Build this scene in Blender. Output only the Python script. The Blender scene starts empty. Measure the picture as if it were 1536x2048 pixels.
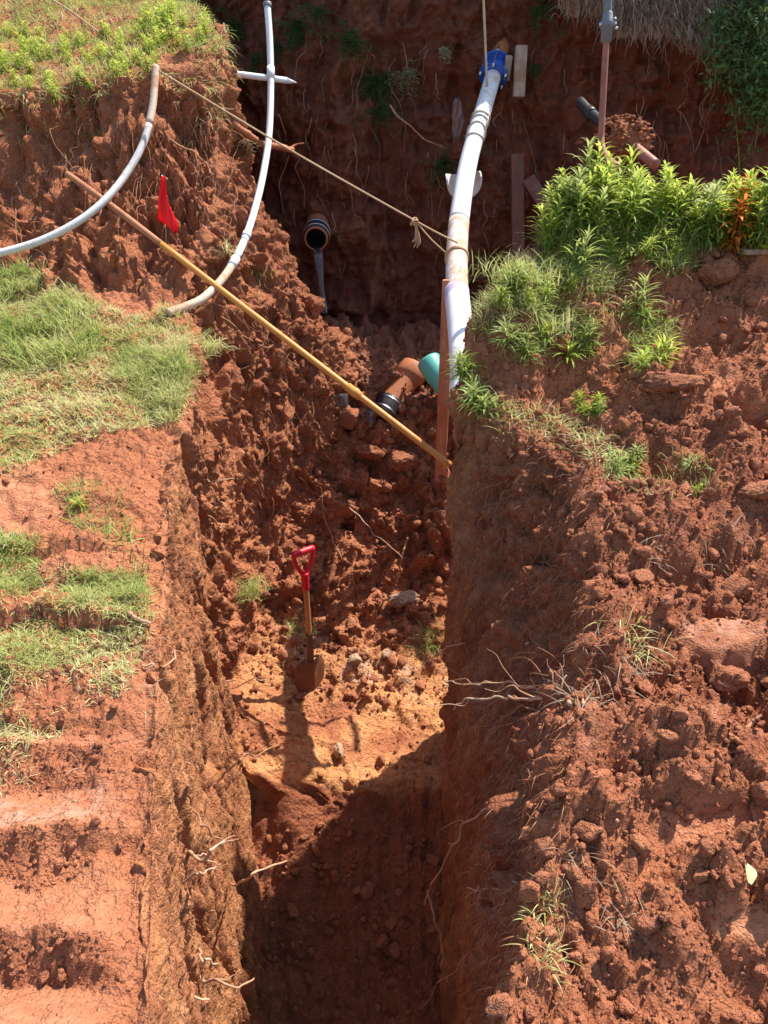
import bpy, math, random
import numpy as np
from mathutils import Vector, Matrix
from mathutils.bvhtree import BVHTree

rng = np.random.default_rng(7)
random.seed(7)
SC = bpy.context.scene
COL = SC.collection

# ------------------------------------------------------------------ camera, sky, sun, exposure
F_PX, CX, CY = 1539.0, 768.0, 1024.0          # focal length and centre in photo pixels (1536 x 2048)
PITCH = math.radians(25.0)
cam_d = bpy.data.cameras.new("camera")
cam_d.sensor_fit = 'VERTICAL'
cam_d.sensor_height = 24.0
cam_d.lens = 24.0 * F_PX / 2048.0
cam_d.clip_start, cam_d.clip_end = 0.05, 400.0
cam = bpy.data.objects.new("camera", cam_d)
COL.objects.link(cam)
cam.location = (0, 0, 0)
cam.rotation_euler = (math.radians(90) - PITCH, 0, 0)
SC.camera = cam

SUN_EL, SUN_AZ = math.radians(60.0), math.radians(53.0)     # azimuth from +Y towards +X
w = bpy.data.worlds.new("World")
SC.world = w
w.use_nodes = True
nt = w.node_tree
sky = nt.nodes.new("ShaderNodeTexSky")
sky.sky_type = 'NISHITA'
sky.sun_disc = False
sky.sun_elevation = SUN_EL
sky.sun_rotation = SUN_AZ
nt.links.new(sky.outputs[0], nt.nodes["Background"].inputs[0])
nt.nodes["Background"].inputs[1].default_value = 0.15
sd = bpy.data.lights.new("sun", 'SUN')
sd.energy = 5.0
sd.angle = math.radians(0.5)
sd.color = (1.0, 0.95, 0.86)
sun = bpy.data.objects.new("sun", sd)
COL.objects.link(sun)
tosun = Vector((math.sin(SUN_AZ) * math.cos(SUN_EL), math.cos(SUN_AZ) * math.cos(SUN_EL), math.sin(SUN_EL)))
sun.rotation_euler = tosun.to_track_quat('Z', 'Y').to_euler()
sun.location = (6, 6, 12)
SC.view_settings.view_transform = 'Standard'
SC.view_settings.look = 'None'
SC.view_settings.gamma = 1.0
SC.view_settings.exposure = 0.85
SC.render.engine = 'CYCLES'
SC.cycles.use_denoising = True
SC.cycles.max_bounces = 6
SC.cycles.transparent_max_bounces = 8

# ------------------------------------------------------------------ small maths
ST, CT = math.sin(PITCH), math.cos(PITCH)
def raydir(px, py):
    u, v = px - CX, py - CY
    return Vector((u, F_PX * CT - v * ST, -F_PX * ST - v * CT))
def P(px, py, D):
    d = raydir(px, py)
    return d * (D / d.y)
def project(V):
    V = np.asarray(V)
    depth = V[..., 1] * CT - V[..., 2] * ST
    up = V[..., 1] * ST + V[..., 2] * CT
    depth = np.where(depth < 1e-3, 1e-3, depth)
    return CX + F_PX * V[..., 0] / depth, CY - F_PX * up / depth

def hash3(ix, iy, iz, seed):
    h = (ix.astype(np.uint32) * np.uint32(374761393) + iy.astype(np.uint32) * np.uint32(668265263)
         + iz.astype(np.uint32) * np.uint32(2147483647 - 1640531) + np.uint32(seed * 7919 + 13))
    h = (h ^ (h >> np.uint32(13))) * np.uint32(1274126177)
    h = (h ^ (h >> np.uint32(15))) * np.uint32(2246822519)
    return h ^ (h >> np.uint32(16))
_g = np.random.default_rng(1).normal(size=(256, 3)).astype(np.float32)
_g /= np.linalg.norm(_g, axis=1)[:, None]
def perlin(p, seed=0):
    """gradient noise, about -0.7..0.7; p is (n,3)"""
    p = np.asarray(p, dtype=np.float32)
    i = np.floor(p).astype(np.int32)
    f = p - i
    u = f * f * f * (f * (f * 6 - 15) + 10)
    r = 0
    for dx in (0, 1):
        wx = u[:, 0] if dx else 1 - u[:, 0]
        for dy in (0, 1):
            wy = u[:, 1] if dy else 1 - u[:, 1]
            for dz in (0, 1):
                wz = u[:, 2] if dz else 1 - u[:, 2]
                g = _g[hash3(i[:, 0] + dx, i[:, 1] + dy, i[:, 2] + dz, seed) & np.uint32(255)]
                d = g[:, 0] * (f[:, 0] - dx) + g[:, 1] * (f[:, 1] - dy) + g[:, 2] * (f[:, 2] - dz)
                r = r + wx * wy * wz * d
    return r * 1.4
def fbm(p, octv=4, seed=0, gain=0.5):
    a, s, r = 1.0, 1.0, 0
    for k in range(octv):
        r = r + a * perlin(p * s, seed + k)
        a *= gain
        s *= 2.03
    return r
def worley(p, seed=0):
    """lumps: 1 at a cell's random centre, 0 beyond its radius"""
    p = np.asarray(p, dtype=np.float32)
    i = np.floor(p).astype(np.int32)
    best = np.zeros(len(p), dtype=np.float32)
    for dx in (-1, 0, 1):
        for dy in (-1, 0, 1):
            for dz in (-1, 0, 1):
                cx, cy, cz = i[:, 0] + dx, i[:, 1] + dy, i[:, 2] + dz
                h = hash3(cx, cy, cz, seed)
                jx = (h & np.uint32(1023)).astype(np.float32) / 1023
                jy = ((h >> np.uint32(10)) & np.uint32(1023)).astype(np.float32) / 1023
                jz = ((h >> np.uint32(20)) & np.uint32(1023)).astype(np.float32) / 1023
                rad = 0.45 + 0.55 * jx * jy + 0.2 * jz
                d2 = (p[:, 0] - cx - jx) ** 2 + (p[:, 1] - cy - jy) ** 2 + (p[:, 2] - cz - jz) ** 2
                b = np.sqrt(np.clip(rad * rad - d2, 0, None))
                np.maximum(best, b, out=best)
    return best
def cells(p, seed=0):
    """broken blocks: one value per cell, softened at the joints, plus the joint itself"""
    p = np.asarray(p, dtype=np.float32)
    i = np.floor(p).astype(np.int32)
    d1 = np.full(len(p), 9, np.float32); d2 = d1.copy(); v1 = np.zeros(len(p), np.float32); v2 = v1.copy()
    for dx in (-1, 0, 1):
        for dy in (-1, 0, 1):
            for dz in (-1, 0, 1):
                cx, cy, cz = i[:, 0] + dx, i[:, 1] + dy, i[:, 2] + dz
                h = hash3(cx, cy, cz, seed)
                jx = (h & np.uint32(1023)).astype(np.float32) / 1023
                jy = ((h >> np.uint32(10)) & np.uint32(1023)).astype(np.float32) / 1023
                jz = ((h >> np.uint32(20)) & np.uint32(1023)).astype(np.float32) / 1023
                ox, oy, oz = p[:, 0] - cx - jx, p[:, 1] - cy - jy, p[:, 2] - cz - jz
                d = np.sqrt(ox * ox + oy * oy + oz * oz)
                val = jy * 2 - 1 + (jx - .5) * 1.6 * ox + (jz - .5) * 1.6 * oz + (jy - .5) * 1.2 * oy   # tilted faces
                c = d < d1
                d2 = np.where(c, d1, np.minimum(d2, d)); v2 = np.where(c, v1, np.where(d < d2 + 1e-6, val, v2))
                v1 = np.where(c, val, v1); d1 = np.where(c, d, d1)
    k = np.clip((d2 - d1) / .18, 0, 1)
    return v1 * k * (2 - k) * .5 + v1 * .5 - .35 * (1 - k)
def sstep(a, b, x):
    t = np.clip((x - a) / (b - a), 0, 1)
    return t * t * (3 - 2 * t)
def inpoly(px, py, poly):
    c = np.zeros(px.shape, bool)
    n = len(poly)
    for k in range(n):
        x0, y0 = poly[k]
        x1, y1 = poly[(k + 1) % n]
        if y0 == y1:
            continue
        hitm = (y0 > py) != (y1 > py)
        c ^= hitm & (px < (x1 - x0) * (py - y0) / (y1 - y0) + x0)
    return c
def smooth_path(pts, n=12):
    """Catmull-Rom through pts"""
    p = np.array([tuple(q) for q in pts], float)
    if len(p) < 3:
        t = np.linspace(0, 1, n + 1)[:, None]
        return p[0] * (1 - t) + p[-1] * t
    e = np.vstack([2 * p[0] - p[1], p, 2 * p[-1] - p[-2]])
    out = []
    for k in range(len(p) - 1):
        a, b, c, d = e[k:k + 4]
        t = np.linspace(0, 1, n, endpoint=False)[:, None]
        out.append(0.5 * (2 * b + (c - a) * t + (2 * a - 5 * b + 4 * c - d) * t ** 2 + (3 * b - a - 3 * c + d) * t ** 3))
    out.append(p[-1:])
    return np.vstack(out)

# ------------------------------------------------------------------ mesh helpers
class MB:
    def __init__(s):
        s.v, s.q, s.t, s.a, s.n = [], [], [], [], 0
    def add(s, V, Q=None, T=None, tint=None):
        V = np.asarray(V, float).reshape(-1, 3)
        if Q is not None and len(Q): s.q.append(np.asarray(Q, np.int64).reshape(-1, 4) + s.n)
        if T is not None and len(T): s.t.append(np.asarray(T, np.int64).reshape(-1, 3) + s.n)
        s.v.append(V)
        s.a.append(np.full(len(V), 0.5) if tint is None else np.broadcast_to(np.asarray(tint, float), (len(V),)))
        s.n += len(V)
        return s
    def tube(s, path, r, sides=10, caps=True, squash=None, tint=None):
        p = np.asarray([tuple(q) for q in path], float)
        n = len(p)
        r = np.broadcast_to(np.asarray(r, float), (n,))
        tg = np.gradient(p, axis=0)
        tg /= np.linalg.norm(tg, axis=1)[:, None] + 1e-12
        ref = np.array([0, 0, 1.0]) if abs(tg[0][2]) < 0.9 else np.array([1.0, 0, 0])
        nx = np.cross(tg[0], ref); nx /= np.linalg.norm(nx)
        rings = []
        ang = np.arange(sides) * 2 * math.pi / sides
        for k in range(n):
            nx = nx - tg[k] * np.dot(nx, tg[k]); nx /= np.linalg.norm(nx) + 1e-12
            ny = np.cross(tg[k], nx)
            rings.append(p[k] + r[k] * (np.cos(ang)[:, None] * nx + np.sin(ang)[:, None] * ny))
        V = np.vstack(rings)
        i = np.arange(n - 1)[:, None] * sides
        j = np.arange(sides)[None]
        j2 = (j + 1) % sides
        Q = np.stack([i + j, i + j2, i + sides + j2, i + sides + j], -1).reshape(-1, 4)
        T = []
        if caps:
            V = np.vstack([V, p[:1], p[-1:]])
            a, b = n * sides, n * sides + 1
            jj = np.arange(sides)
            T = np.vstack([np.stack([np.full(sides, a), (jj + 1) % sides, jj], -1),
                           np.stack([np.full(sides, b), (n - 1) * sides + jj, (n - 1) * sides + (jj + 1) % sides], -1)])
        return s.add(V, Q, T, tint)
    def lathe(s, prof, M=None, sides=28, tint=None):
        """prof: (radius, z) pairs, turned round z, open ended; M places it"""
        prof = np.asarray(prof, float)
        ang = np.arange(sides) * 2 * math.pi / sides
        V = np.stack([prof[:, :1] * np.cos(ang), prof[:, :1] * np.sin(ang), np.repeat(prof[:, 1:2], sides, 1)], -1).reshape(-1, 3)
        n = len(prof)
        i = np.arange(n - 1)[:, None] * sides
        j = np.arange(sides)[None]
        j2 = (j + 1) % sides
        Q = np.stack([i + j, i + j2, i + sides + j2, i + sides + j], -1).reshape(-1, 4)
        return s.add(xf(M, V), Q, None, tint)
    def box(s, size, M=None, bev=0.004, seg=1, tint=None):
        """box with chamfered long edges, size (x,y,z) centred, many rows along z so it can be roughened"""
        hx, hy, hz = [q / 2 for q in size]
        b = min(bev, hx * .4, hy * .4)
        ring = np.array([(-hx + b, -hy), (hx - b, -hy), (hx, -hy + b), (hx, hy - b), (hx - b, hy), (-hx + b, hy), (-hx, hy - b), (-hx, -hy + b)])
        zs = np.linspace(-hz + b, hz - b, seg + 1)
        rows = [(ring * (1 - b / max(hx, hy)), -hz)] + [(ring, z) for z in zs] + [(ring * (1 - b / max(hx, hy)), hz)]
        V = np.vstack([np.hstack([r, np.full((8, 1), z)]) for r, z in rows])
        n = len(rows)
        i = np.arange(n - 1)[:, None] * 8
        j = np.arange(8)[None]
        Q = np.stack([i + j, i + (j + 1) % 8, i + 8 + (j + 1) % 8, i + 8 + j], -1).reshape(-1, 4)
        V = np.vstack([V, [(0, 0, -hz), (0, 0, hz)]])
        jj = np.arange(8)
        T = np.vstack([np.stack([np.full(8, n * 8), (jj + 1) % 8, jj], -1), np.stack([np.full(8, n * 8 + 1), (n - 1) * 8 + jj, (n - 1) * 8 + (jj + 1) % 8], -1)])
        return s.add(xf(M, V), Q, T, tint)
    def build(s, name, mat, parent=None, smooth=True, loc=None, tint=False):
        V = np.vstack(s.v)
        if loc is not None: V = V - np.array(tuple(loc))
        Q = np.vstack(s.q) if s.q else np.zeros((0, 4), np.int64)
        T = np.vstack(s.t) if s.t else np.zeros((0, 3), np.int64)
        me = bpy.data.meshes.new(name)
        me.vertices.add(len(V)); me.vertices.foreach_set("co", V.astype(np.float32).ravel())
        me.loops.add(Q.size + T.size)
        me.loops.foreach_set("vertex_index", np.concatenate([Q.ravel(), T.ravel()]).astype(np.int32))
        me.polygons.add(len(Q) + len(T))
        st = np.concatenate([np.arange(len(Q)) * 4, Q.size + np.arange(len(T)) * 3]).astype(np.int32)
        me.polygons.foreach_set("loop_start", st)
        me.polygons.foreach_set("use_smooth", np.full(len(st), smooth, bool))
        me.update(calc_edges=True)
        if tint:
            at = me.attributes.new("tint", 'FLOAT', 'POINT')
            at.data.foreach_set("value", np.concatenate(s.a).astype(np.float32))
        me.materials.append(mat)
        o = bpy.data.objects.new(name, me)
        COL.objects.link(o)
        if loc is not None and parent is None: o.location = tuple(loc)
        if parent is not None: o.parent = parent
        return o
def xf(M, V):
    V = np.asarray(V, float)
    if M is None: return V
    A = np.array(M)
    return V @ A[:3, :3].T + A[:3, 3]
def frame(origin, z, xhint=(1, 0, 0)):
    """matrix with local +Z along z and local X near xhint"""
    z = Vector(z).normalized()
    x = Vector(xhint); x = (x - z * x.dot(z)).normalized()
    y = z.cross(x)
    M = Matrix((x, y, z)).transposed().to_4x4()
    M.translation = Vector(origin)
    return M
def tag(o, label=None, cat=None, group=None, kind=None):
    if label: o['label'] = label
    if cat: o['category'] = cat
    if group: o['group'] = group
    if kind: o['kind'] = kind
    return o
def thing(name, loc, label, cat, group=None):
    o = bpy.data.objects.new(name, None)
    o.empty_display_size = 0.05
    COL.objects.link(o)
    o.location = tuple(loc)
    return tag(o, label, cat, group)
def part(name, mb, mat, parent, **k):
    """a part, its mesh kept in the thing's own space (parents are unrotated Empties)"""
    base = parent
    off = Vector((0, 0, 0))
    while base is not None:
        off += base.location
        base = base.parent
    o = mb.build(name, mat, None, loc=off, **k)
    o.location = (0, 0, 0)
    o.parent = parent
    return o
# ------------------------------------------------------------------ materials
class NT:
    """tiny node helper"""
    def __init__(s, name):
        s.m = bpy.data.materials.new(name); s.m.use_nodes = True
        s.t = s.m.node_tree; s.n = s.t.nodes; s.b = s.n["Principled BSDF"]
        s.out = s.n["Material Output"]
    def add(s, typ, **k):
        nd = s.n.new(typ)
        for a, b in k.items(): setattr(nd, a, b)
        return nd
    def link(s, a, b): s.t.links.new(a, b)
    def pos(s, scale=(1, 1, 1), obj=False):
        mp = s.add("ShaderNodeMapping"); mp.inputs["Scale"].default_value = scale
        if obj:
            tc = s.add("ShaderNodeTexCoord"); s.link(tc.outputs["Object"], mp.inputs["Vector"])
        else:
            g = s.add("ShaderNodeNewGeometry"); s.link(g.outputs["Position"], mp.inputs["Vector"])
        return mp.outputs[0]
    def noise(s, vec, scale, detail=5, rough=0.6, dist=0.0):
        nd = s.add("ShaderNodeTexNoise")
        nd.inputs["Scale"].default_value = scale; nd.inputs["Detail"].default_value = detail
        nd.inputs["Roughness"].default_value = rough; nd.inputs["Distortion"].default_value = dist
        s.link(vec, nd.inputs["Vector"])
        return nd.outputs["Fac"]
    def voro(s, vec, scale, feature='F1'):
        nd = s.add("ShaderNodeTexVoronoi", feature=feature)
        nd.inputs["Scale"].default_value = scale
        s.link(vec, nd.inputs["Vector"])
        return nd.outputs["Distance"]
    def ramp(s, fac, stops):
        nd = s.add("ShaderNodeValToRGB")
        el = nd.color_ramp.elements
        while len(el) < len(stops): el.new(0.5)
        for e, (p, c) in zip(el, stops):
            e.position = p; e.color = (*c, 1) if len(c) == 3 else c
        s.link(fac, nd.inputs[0])
        return nd.outputs[0]
    def mix(s, fac, a, b, blend='MIX'):
        nd = s.add("ShaderNodeMix", data_type='RGBA', blend_type=blend)
        for sock, val in ((nd.inputs[0], fac), (nd.inputs[6], a), (nd.inputs[7], b)):
            if isinstance(val, (int, float)): sock.default_value = val
            elif isinstance(val, tuple): sock.default_value = (*val, 1)
            else: s.link(val, sock)
        return nd.outputs[2]
    def math(s, op, a, b=0.0):
        nd = s.add("ShaderNodeMath", operation=op)
        for sock, val in zip(nd.inputs, (a, b)):
            if isinstance(val, (int, float)): sock.default_value = val
            else: s.link(val, sock)
        return nd.outputs[0]
    def attr(s, name):
        nd = s.add("ShaderNodeAttribute", attribute_name=name)
        return nd.outputs["Fac"]
    def bump(s, h, dist, strength=1.0, prev=None):
        nd = s.add("ShaderNodeBump")
        nd.inputs["Distance"].default_value = dist; nd.inputs["Strength"].default_value = strength
        s.link(h, nd.inputs["Height"])
        if prev is not None: s.link(prev, nd.inputs["Normal"])
        return nd.outputs[0]
    def fin(s, color=None, rough=None, normal=None, spec=None, metal=None):
        for key, val in (("Base Color", color), ("Roughness", rough), ("Normal", normal), ("Specular IOR Level", spec), ("Metallic", metal)):
            if val is None: continue
            if isinstance(val, (int, float)): s.b.inputs[key].default_value = val
            elif isinstance(val, tuple): s.b.inputs[key].default_value = (*val, 1)
            else: s.link(val, s.b.inputs[key])
        return s.m

def soil_mat(name, deep=(0.24, 0.068, 0.031), mid=(0.44, 0.145, 0.062), light=(0.62, 0.26, 0.128), attrs=True, fine=1.0, gs=1.0):
    m = NT(name)
    p = m.pos()
    n1 = m.noise(p, 3.0, 6, 0.65)
    n2 = m.noise(p, 22.0, 6, 0.7)
    n3 = m.noise(p, 120.0, 4, 0.7)
    c = m.ramp(n1, [(0.3, deep), (0.55, mid), (0.75, light)])
    c = m.mix(m.math('MULTIPLY', n2, 0.55), c, m.ramp(n2, [(0.35, deep), (0.65, light)]))
    c = m.mix(0.35, c, m.ramp(n3, [(0.3, deep), (0.7, light)]))
    rough = 0.95
    if attrs:
        pale = m.attr("pale")
        dry = m.ramp(n2, [(0.3, (0.46, 0.165, 0.08)), (0.6, (0.58, 0.25, 0.13)), (0.8, (0.66, 0.38, 0.24))])
        c = m.mix(pale, c, dry)
        smear = m.noise(m.pos((5, 60, 60)), 1.0, 4, 0.6, 0.6)
        c = m.mix(m.math('MULTIPLY', pale, 0.7), c, m.mix(1.0, c, m.ramp(smear, [(0.3, (0.62, 0.52, 0.48)), (0.55, (1.0, 1.0, 1.0)), (0.75, (1.22, 1.30, 1.36))]), 'MULTIPLY'))
        wv = m.add("ShaderNodeVectorMath", operation='ADD')
        m.link(p, wv.inputs[0])
        nz = m.add("ShaderNodeTexNoise"); nz.inputs["Scale"].default_value = 9.0; m.link(p, nz.inputs["Vector"])
        sc_ = m.add("ShaderNodeVectorMath", operation='SCALE'); sc_.inputs[3].default_value = 0.10; m.link(nz.outputs["Color"], sc_.inputs[0])
        m.link(sc_.outputs[0], wv.inputs[1])
        ck = m.voro(wv.outputs[0], 6.5, 'DISTANCE_TO_EDGE')
        crack = m.math('MULTIPLY', m.ramp(ck, [(0.0, (1, 1, 1)), (0.035, (0, 0, 0))]), m.ramp(n1, [(0.45, (0, 0, 0)), (0.58, (1, 1, 1))]))
        crack = m.math('MULTIPLY', crack, m.ramp(pale, [(0.15, (0, 0, 0)), (0.4, (1, 1, 1))]))
        c = m.mix(m.math('MULTIPLY', crack, 0.35), c, (0.16, 0.05, 0.025))
        ochre = m.attr("ochre")
        c = m.mix(ochre, c, m.ramp(n2, [(0.3, (0.50, 0.185, 0.065)), (0.7, (0.74, 0.38, 0.165))]))
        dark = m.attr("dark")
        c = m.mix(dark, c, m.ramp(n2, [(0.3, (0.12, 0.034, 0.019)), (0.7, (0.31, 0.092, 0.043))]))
        chalk = m.attr("chalk")
        cf = m.math('MULTIPLY', chalk, m.ramp(n2, [(0.42, (0, 0, 0)), (0.6, (1, 1, 1))]))
        c = m.mix(m.math('MULTIPLY', cf, 0.75), c, (0.60, 0.42, 0.33))
        wet = m.attr("wet")
        c = m.mix(wet, c, m.mix(0.5, c, (0.07, 0.025, 0.018)))
        rough = m.ramp(wet, [(0.0, (0.95,) * 3), (1.0, (0.32,) * 3)])
        rgh = m.attr("rough")
    # grain: crumbs and grit
    v1 = m.voro(p, 55.0 * gs)
    v2 = m.voro(p, 150.0 * gs)
    h1 = m.math('SUBTRACT', 1.0, v1)
    h = m.math('ADD', m.math('MULTIPLY', h1, 0.6), m.math('MULTIPLY', n2, 0.7))
    nb = m.bump(h, 0.018 * fine, 0.9)
    if attrs:
        nd = nb.node
        nb = m.bump(m.math('SUBTRACT', m.math('MULTIPLY', smear, 0.4), crack), 0.012, 0.8, nb)
        m.link(m.ramp(pale, [(0.1, (0, 0, 0)), (0.5, (0.8, 0.8, 0.8))]), nb.node.inputs['Strength'])
        m.link(m.math('MULTIPLY', rgh, 1.0), nd.inputs["Strength"])
        # scraped faces: long streaks down the wall
        ps = m.pos((95, 95, 7))
        ns = m.noise(ps, 1.0, 4, 0.7)
        stri = m.attr("stri")
        nb2 = m.bump(ns, 0.035, 1.0, nb)
        m.link(stri, nb2.node.inputs["Strength"])
        nb = nb2
        c = m.mix(m.math('MULTIPLY', stri, 0.45), c, m.mix(1.0, c, m.ramp(ns, [(0.3, (0.62, 0.52, 0.47)), (0.65, (1.25, 1.25, 1.2))]), 'MULTIPLY'))
    nb = m.bump(m.math('SUBTRACT', m.math('ADD', n3, 0.0), m.math('MULTIPLY', v2, 0.5)), 0.008 * fine, 1.0, nb)
    return m.fin(c, rough, nb, 0.25)

def leaf_mat(name, c0, c1, c2, trans=0.45, attr="tint"):
    m = NT(name)
    p = m.pos()
    t = m.attr(attr)
    n = m.noise(p, 9.0, 3, 0.6)
    f = m.math('ADD', m.math('MULTIPLY', t, 0.75), m.math('MULTIPLY', n, 0.3))
    c = m.ramp(f, [(0.1, c0), (0.5, c1), (0.95, c2)])
    m.fin(c, 0.55, None, 0.35)
    tr = m.add("ShaderNodeBsdfTranslucent")
    m.link(c, tr.inputs[0])
    mx = m.add("ShaderNodeMixShader")
    mx.inputs[0].default_value = trans
    m.link(m.b.outputs[0], mx.inputs[1]); m.link(tr.outputs[0], mx.inputs[2])
    m.link(mx.outputs[0], m.out.inputs[0])
    return m.m

def pipe_mat(name, base, dirt, amt=0.5, rough=0.35, scale=6.0, stretch=(1, 1, 1), metal=0.0):
    m = NT(name)
    p = m.pos(stretch)
    n = m.noise(p, scale, 6, 0.65)
    n2 = m.noise(p, scale * 9, 4, 0.7)
    f = m.math('ADD', n, m.math('MULTIPLY', m.math('SUBTRACT', n2, 0.5), 0.5))
    lo = 0.75 - 0.5 * amt
    fac = m.ramp(f, [(lo, (0, 0, 0)), (lo + 0.16, (1, 1, 1))])
    c = m.mix(m.math('MULTIPLY', fac, 0.85), base, dirt)
    c = m.mix(0.12, c, m.ramp(n2, [(0.3, dirt), (0.7, base)]))
    rg = m.ramp(fac, [(0, (rough,) * 3), (1, (0.9,) * 3)])
    return m.fin(c, rg, m.bump(n2, 0.003, 0.5), 0.4, metal)

def wood_mat(name, a, b, c3, scale=1.0, obj=True):
    m = NT(name)
    p = m.pos((38 * scale, 38 * scale, 3.0 * scale))
    n = m.noise(p, 1.0, 5, 0.6, 0.4)
    n2 = m.noise(m.pos(), 7.0, 5, 0.65)
    c = m.ramp(n, [(0.3, a), (0.65, b)])
    c = m.mix(m.ramp(n2, [(0.4, (0, 0, 0)), (0.62, (1, 1, 1))]), c, c3)
    return m.fin(c, 0.8, m.bump(n, 0.004, 0.7), 0.3)

M_SOIL = soil_mat("red_clay")
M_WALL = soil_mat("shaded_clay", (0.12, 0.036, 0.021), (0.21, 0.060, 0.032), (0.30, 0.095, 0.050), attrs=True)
M_CLOD = soil_mat("clod_clay", (0.24, 0.072, 0.035), (0.43, 0.147, 0.067), (0.61, 0.26, 0.135), attrs=False, fine=0.8, gs=2.0)
M_STONE = soil_mat("stone", (0.30, 0.17, 0.10), (0.44, 0.27, 0.17), (0.55, 0.40, 0.28), attrs=False, fine=0.5)
M_GRASS = leaf_mat("short_grass", (0.19, 0.27, 0.045), (0.44, 0.46, 0.14), (0.70, 0.60, 0.34), 0.4)
M_WEED = leaf_mat("weed_leaf", (0.20, 0.31, 0.03), (0.40, 0.50, 0.07), (0.62, 0.65, 0.14), 0.5)
M_WEEDG = leaf_mat("dusty_weed_leaf", (0.16, 0.25, 0.05), (0.32, 0.40, 0.10), (0.52, 0.52, 0.20), 0.45)
M_ORANGE = leaf_mat("orange_marked_leaf", (0.55, 0.16, 0.02), (0.75, 0.24, 0.03), (0.85, 0.34, 0.06), 0.4)
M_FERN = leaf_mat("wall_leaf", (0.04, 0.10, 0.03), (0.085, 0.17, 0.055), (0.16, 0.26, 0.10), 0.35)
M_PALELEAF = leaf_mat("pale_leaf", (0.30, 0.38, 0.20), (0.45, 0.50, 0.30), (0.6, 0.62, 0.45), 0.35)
M_YLEAF = leaf_mat("yellow_leaf", (0.70, 0.62, 0.30), (0.76, 0.68, 0.38), (0.82, 0.74, 0.5), 0.3)
M_STRAW = leaf_mat("dry_grass", (0.14, 0.085, 0.048), (0.27, 0.18, 0.115), (0.42, 0.31, 0.21), 0.3)
M_HANG = leaf_mat("hanging_dry_grass", (0.30, 0.21, 0.14), (0.52, 0.40, 0.29), (0.70, 0.58, 0.44), 0.35)
M_SHRUB = leaf_mat("shrub_leaf", (0.05, 0.11, 0.03), (0.11, 0.20, 0.055), (0.20, 0.30, 0.10), 0.4)
M_FIBRE = leaf_mat("soil_fibre", (0.26, 0.09, 0.038), (0.50, 0.20, 0.085), (0.68, 0.38, 0.20), 0.15)
M_ROOT = wood_mat("root_bark", (0.22, 0.10, 0.05), (0.42, 0.24, 0.14), (0.34, 0.14, 0.07))
M_ROOTPALE = wood_mat("pale_root", (0.36, 0.22, 0.135), (0.55, 0.40, 0.27), (0.44, 0.22, 0.12))
M_ROOTDARK = wood_mat("muddy_root", (0.20, 0.07, 0.035), (0.40, 0.17, 0.08), (0.36, 0.12, 0.055))
M_PVC = pipe_mat("white_plastic", (0.78, 0.78, 0.76), (0.50, 0.27, 0.16), 0.40, 0.35, 3.0)
M_PVCD = pipe_mat("scuffed_plastic", (0.74, 0.72, 0.69), (0.50, 0.25, 0.12), 0.74, 0.5, 5.0, (2.4, 2.4, 0.8))
M_COND = pipe_mat("grey_white_conduit", (0.62, 0.61, 0.58), (0.38, 0.17, 0.085), 0.42, 0.45, 4.0)
M_CONDW = pipe_mat("white_conduit", (0.70, 0.72, 0.73), (0.45, 0.22, 0.11), 0.22, 0.4, 2.2)
M_CONDD = pipe_mat("muddy_conduit", (0.60, 0.47, 0.36), (0.44, 0.20, 0.10), 0.6, 0.7, 6.0)
M_BLUE = pipe_mat("blue_paint", (0.012, 0.09, 0.42), (0.10, 0.06, 0.05), 0.12, 0.35, 6.0)
M_BLACK = pipe_mat("black_rubber", (0.018, 0.018, 0.02), (0.16, 0.065, 0.04), 0.25, 0.4, 6.0)
M_INNER = pipe_mat("pipe_mouth_shade", (0.010, 0.010, 0.011), (0.02, 0.014, 0.012), 0.3, 0.6, 6.0)  # near-black colour stands in for the shade inside the pipe mouths
M_STEEL = pipe_mat("bare_steel", (0.55, 0.55, 0.56), (0.25, 0.12, 0.08), 0.2, 0.3, 12.0, metal=1.0)
M_TERRA = pipe_mat("fired_clay", (0.42, 0.14, 0.055), (0.30, 0.095, 0.045), 0.45, 0.6, 7.0)
M_GREEN = pipe_mat("green_plastic", (0.10, 0.46, 0.38), (0.30, 0.13, 0.06), 0.30, 0.4, 9.0)
M_YELLOW = pipe_mat("yellow_pole", (0.60, 0.25, 0.05), (0.42, 0.17, 0.05), 0.45, 0.5, 7.0)
M_POLEMUD = pipe_mat("muddy_pole", (0.42, 0.18, 0.085), (0.30, 0.10, 0.045), 0.5, 0.8, 8.0)
M_GREYP = pipe_mat("grey_plastic", (0.17, 0.18, 0.20), (0.25, 0.12, 0.08), 0.25, 0.5, 6.0)
M_RUSTP = pipe_mat("clay_stained_pipe", (0.34, 0.12, 0.075), (0.24, 0.085, 0.055), 0.45, 0.5, 6.0)
M_RED = pipe_mat("red_plastic", (0.62, 0.015, 0.03), (0.35, 0.05, 0.04), 0.12, 0.35, 8.0)
M_ASH = wood_mat("ash_handle", (0.36, 0.15, 0.045), (0.52, 0.25, 0.085), (0.44, 0.19, 0.06))
M_RUST = pipe_mat("rusty_steel", (0.16, 0.062, 0.03), (0.33, 0.12, 0.05), 0.5, 0.6, 9.0)
M_SOCK = pipe_mat("brown_steel", (0.10, 0.045, 0.028), (0.26, 0.10, 0.045), 0.42, 0.5, 9.0)
M_PLANK = wood_mat("muddy_plank", (0.36, 0.15, 0.075), (0.62, 0.34, 0.20), (0.42, 0.15, 0.065), 1.6)
M_TIMBER = wood_mat("old_timber", (0.10, 0.062, 0.045), (0.20, 0.10, 0.07), (0.14, 0.05, 0.035))
M_TIMBERP = wood_mat("weathered_timber", (0.30, 0.22, 0.15), (0.42, 0.33, 0.24), (0.27, 0.14, 0.08))
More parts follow.
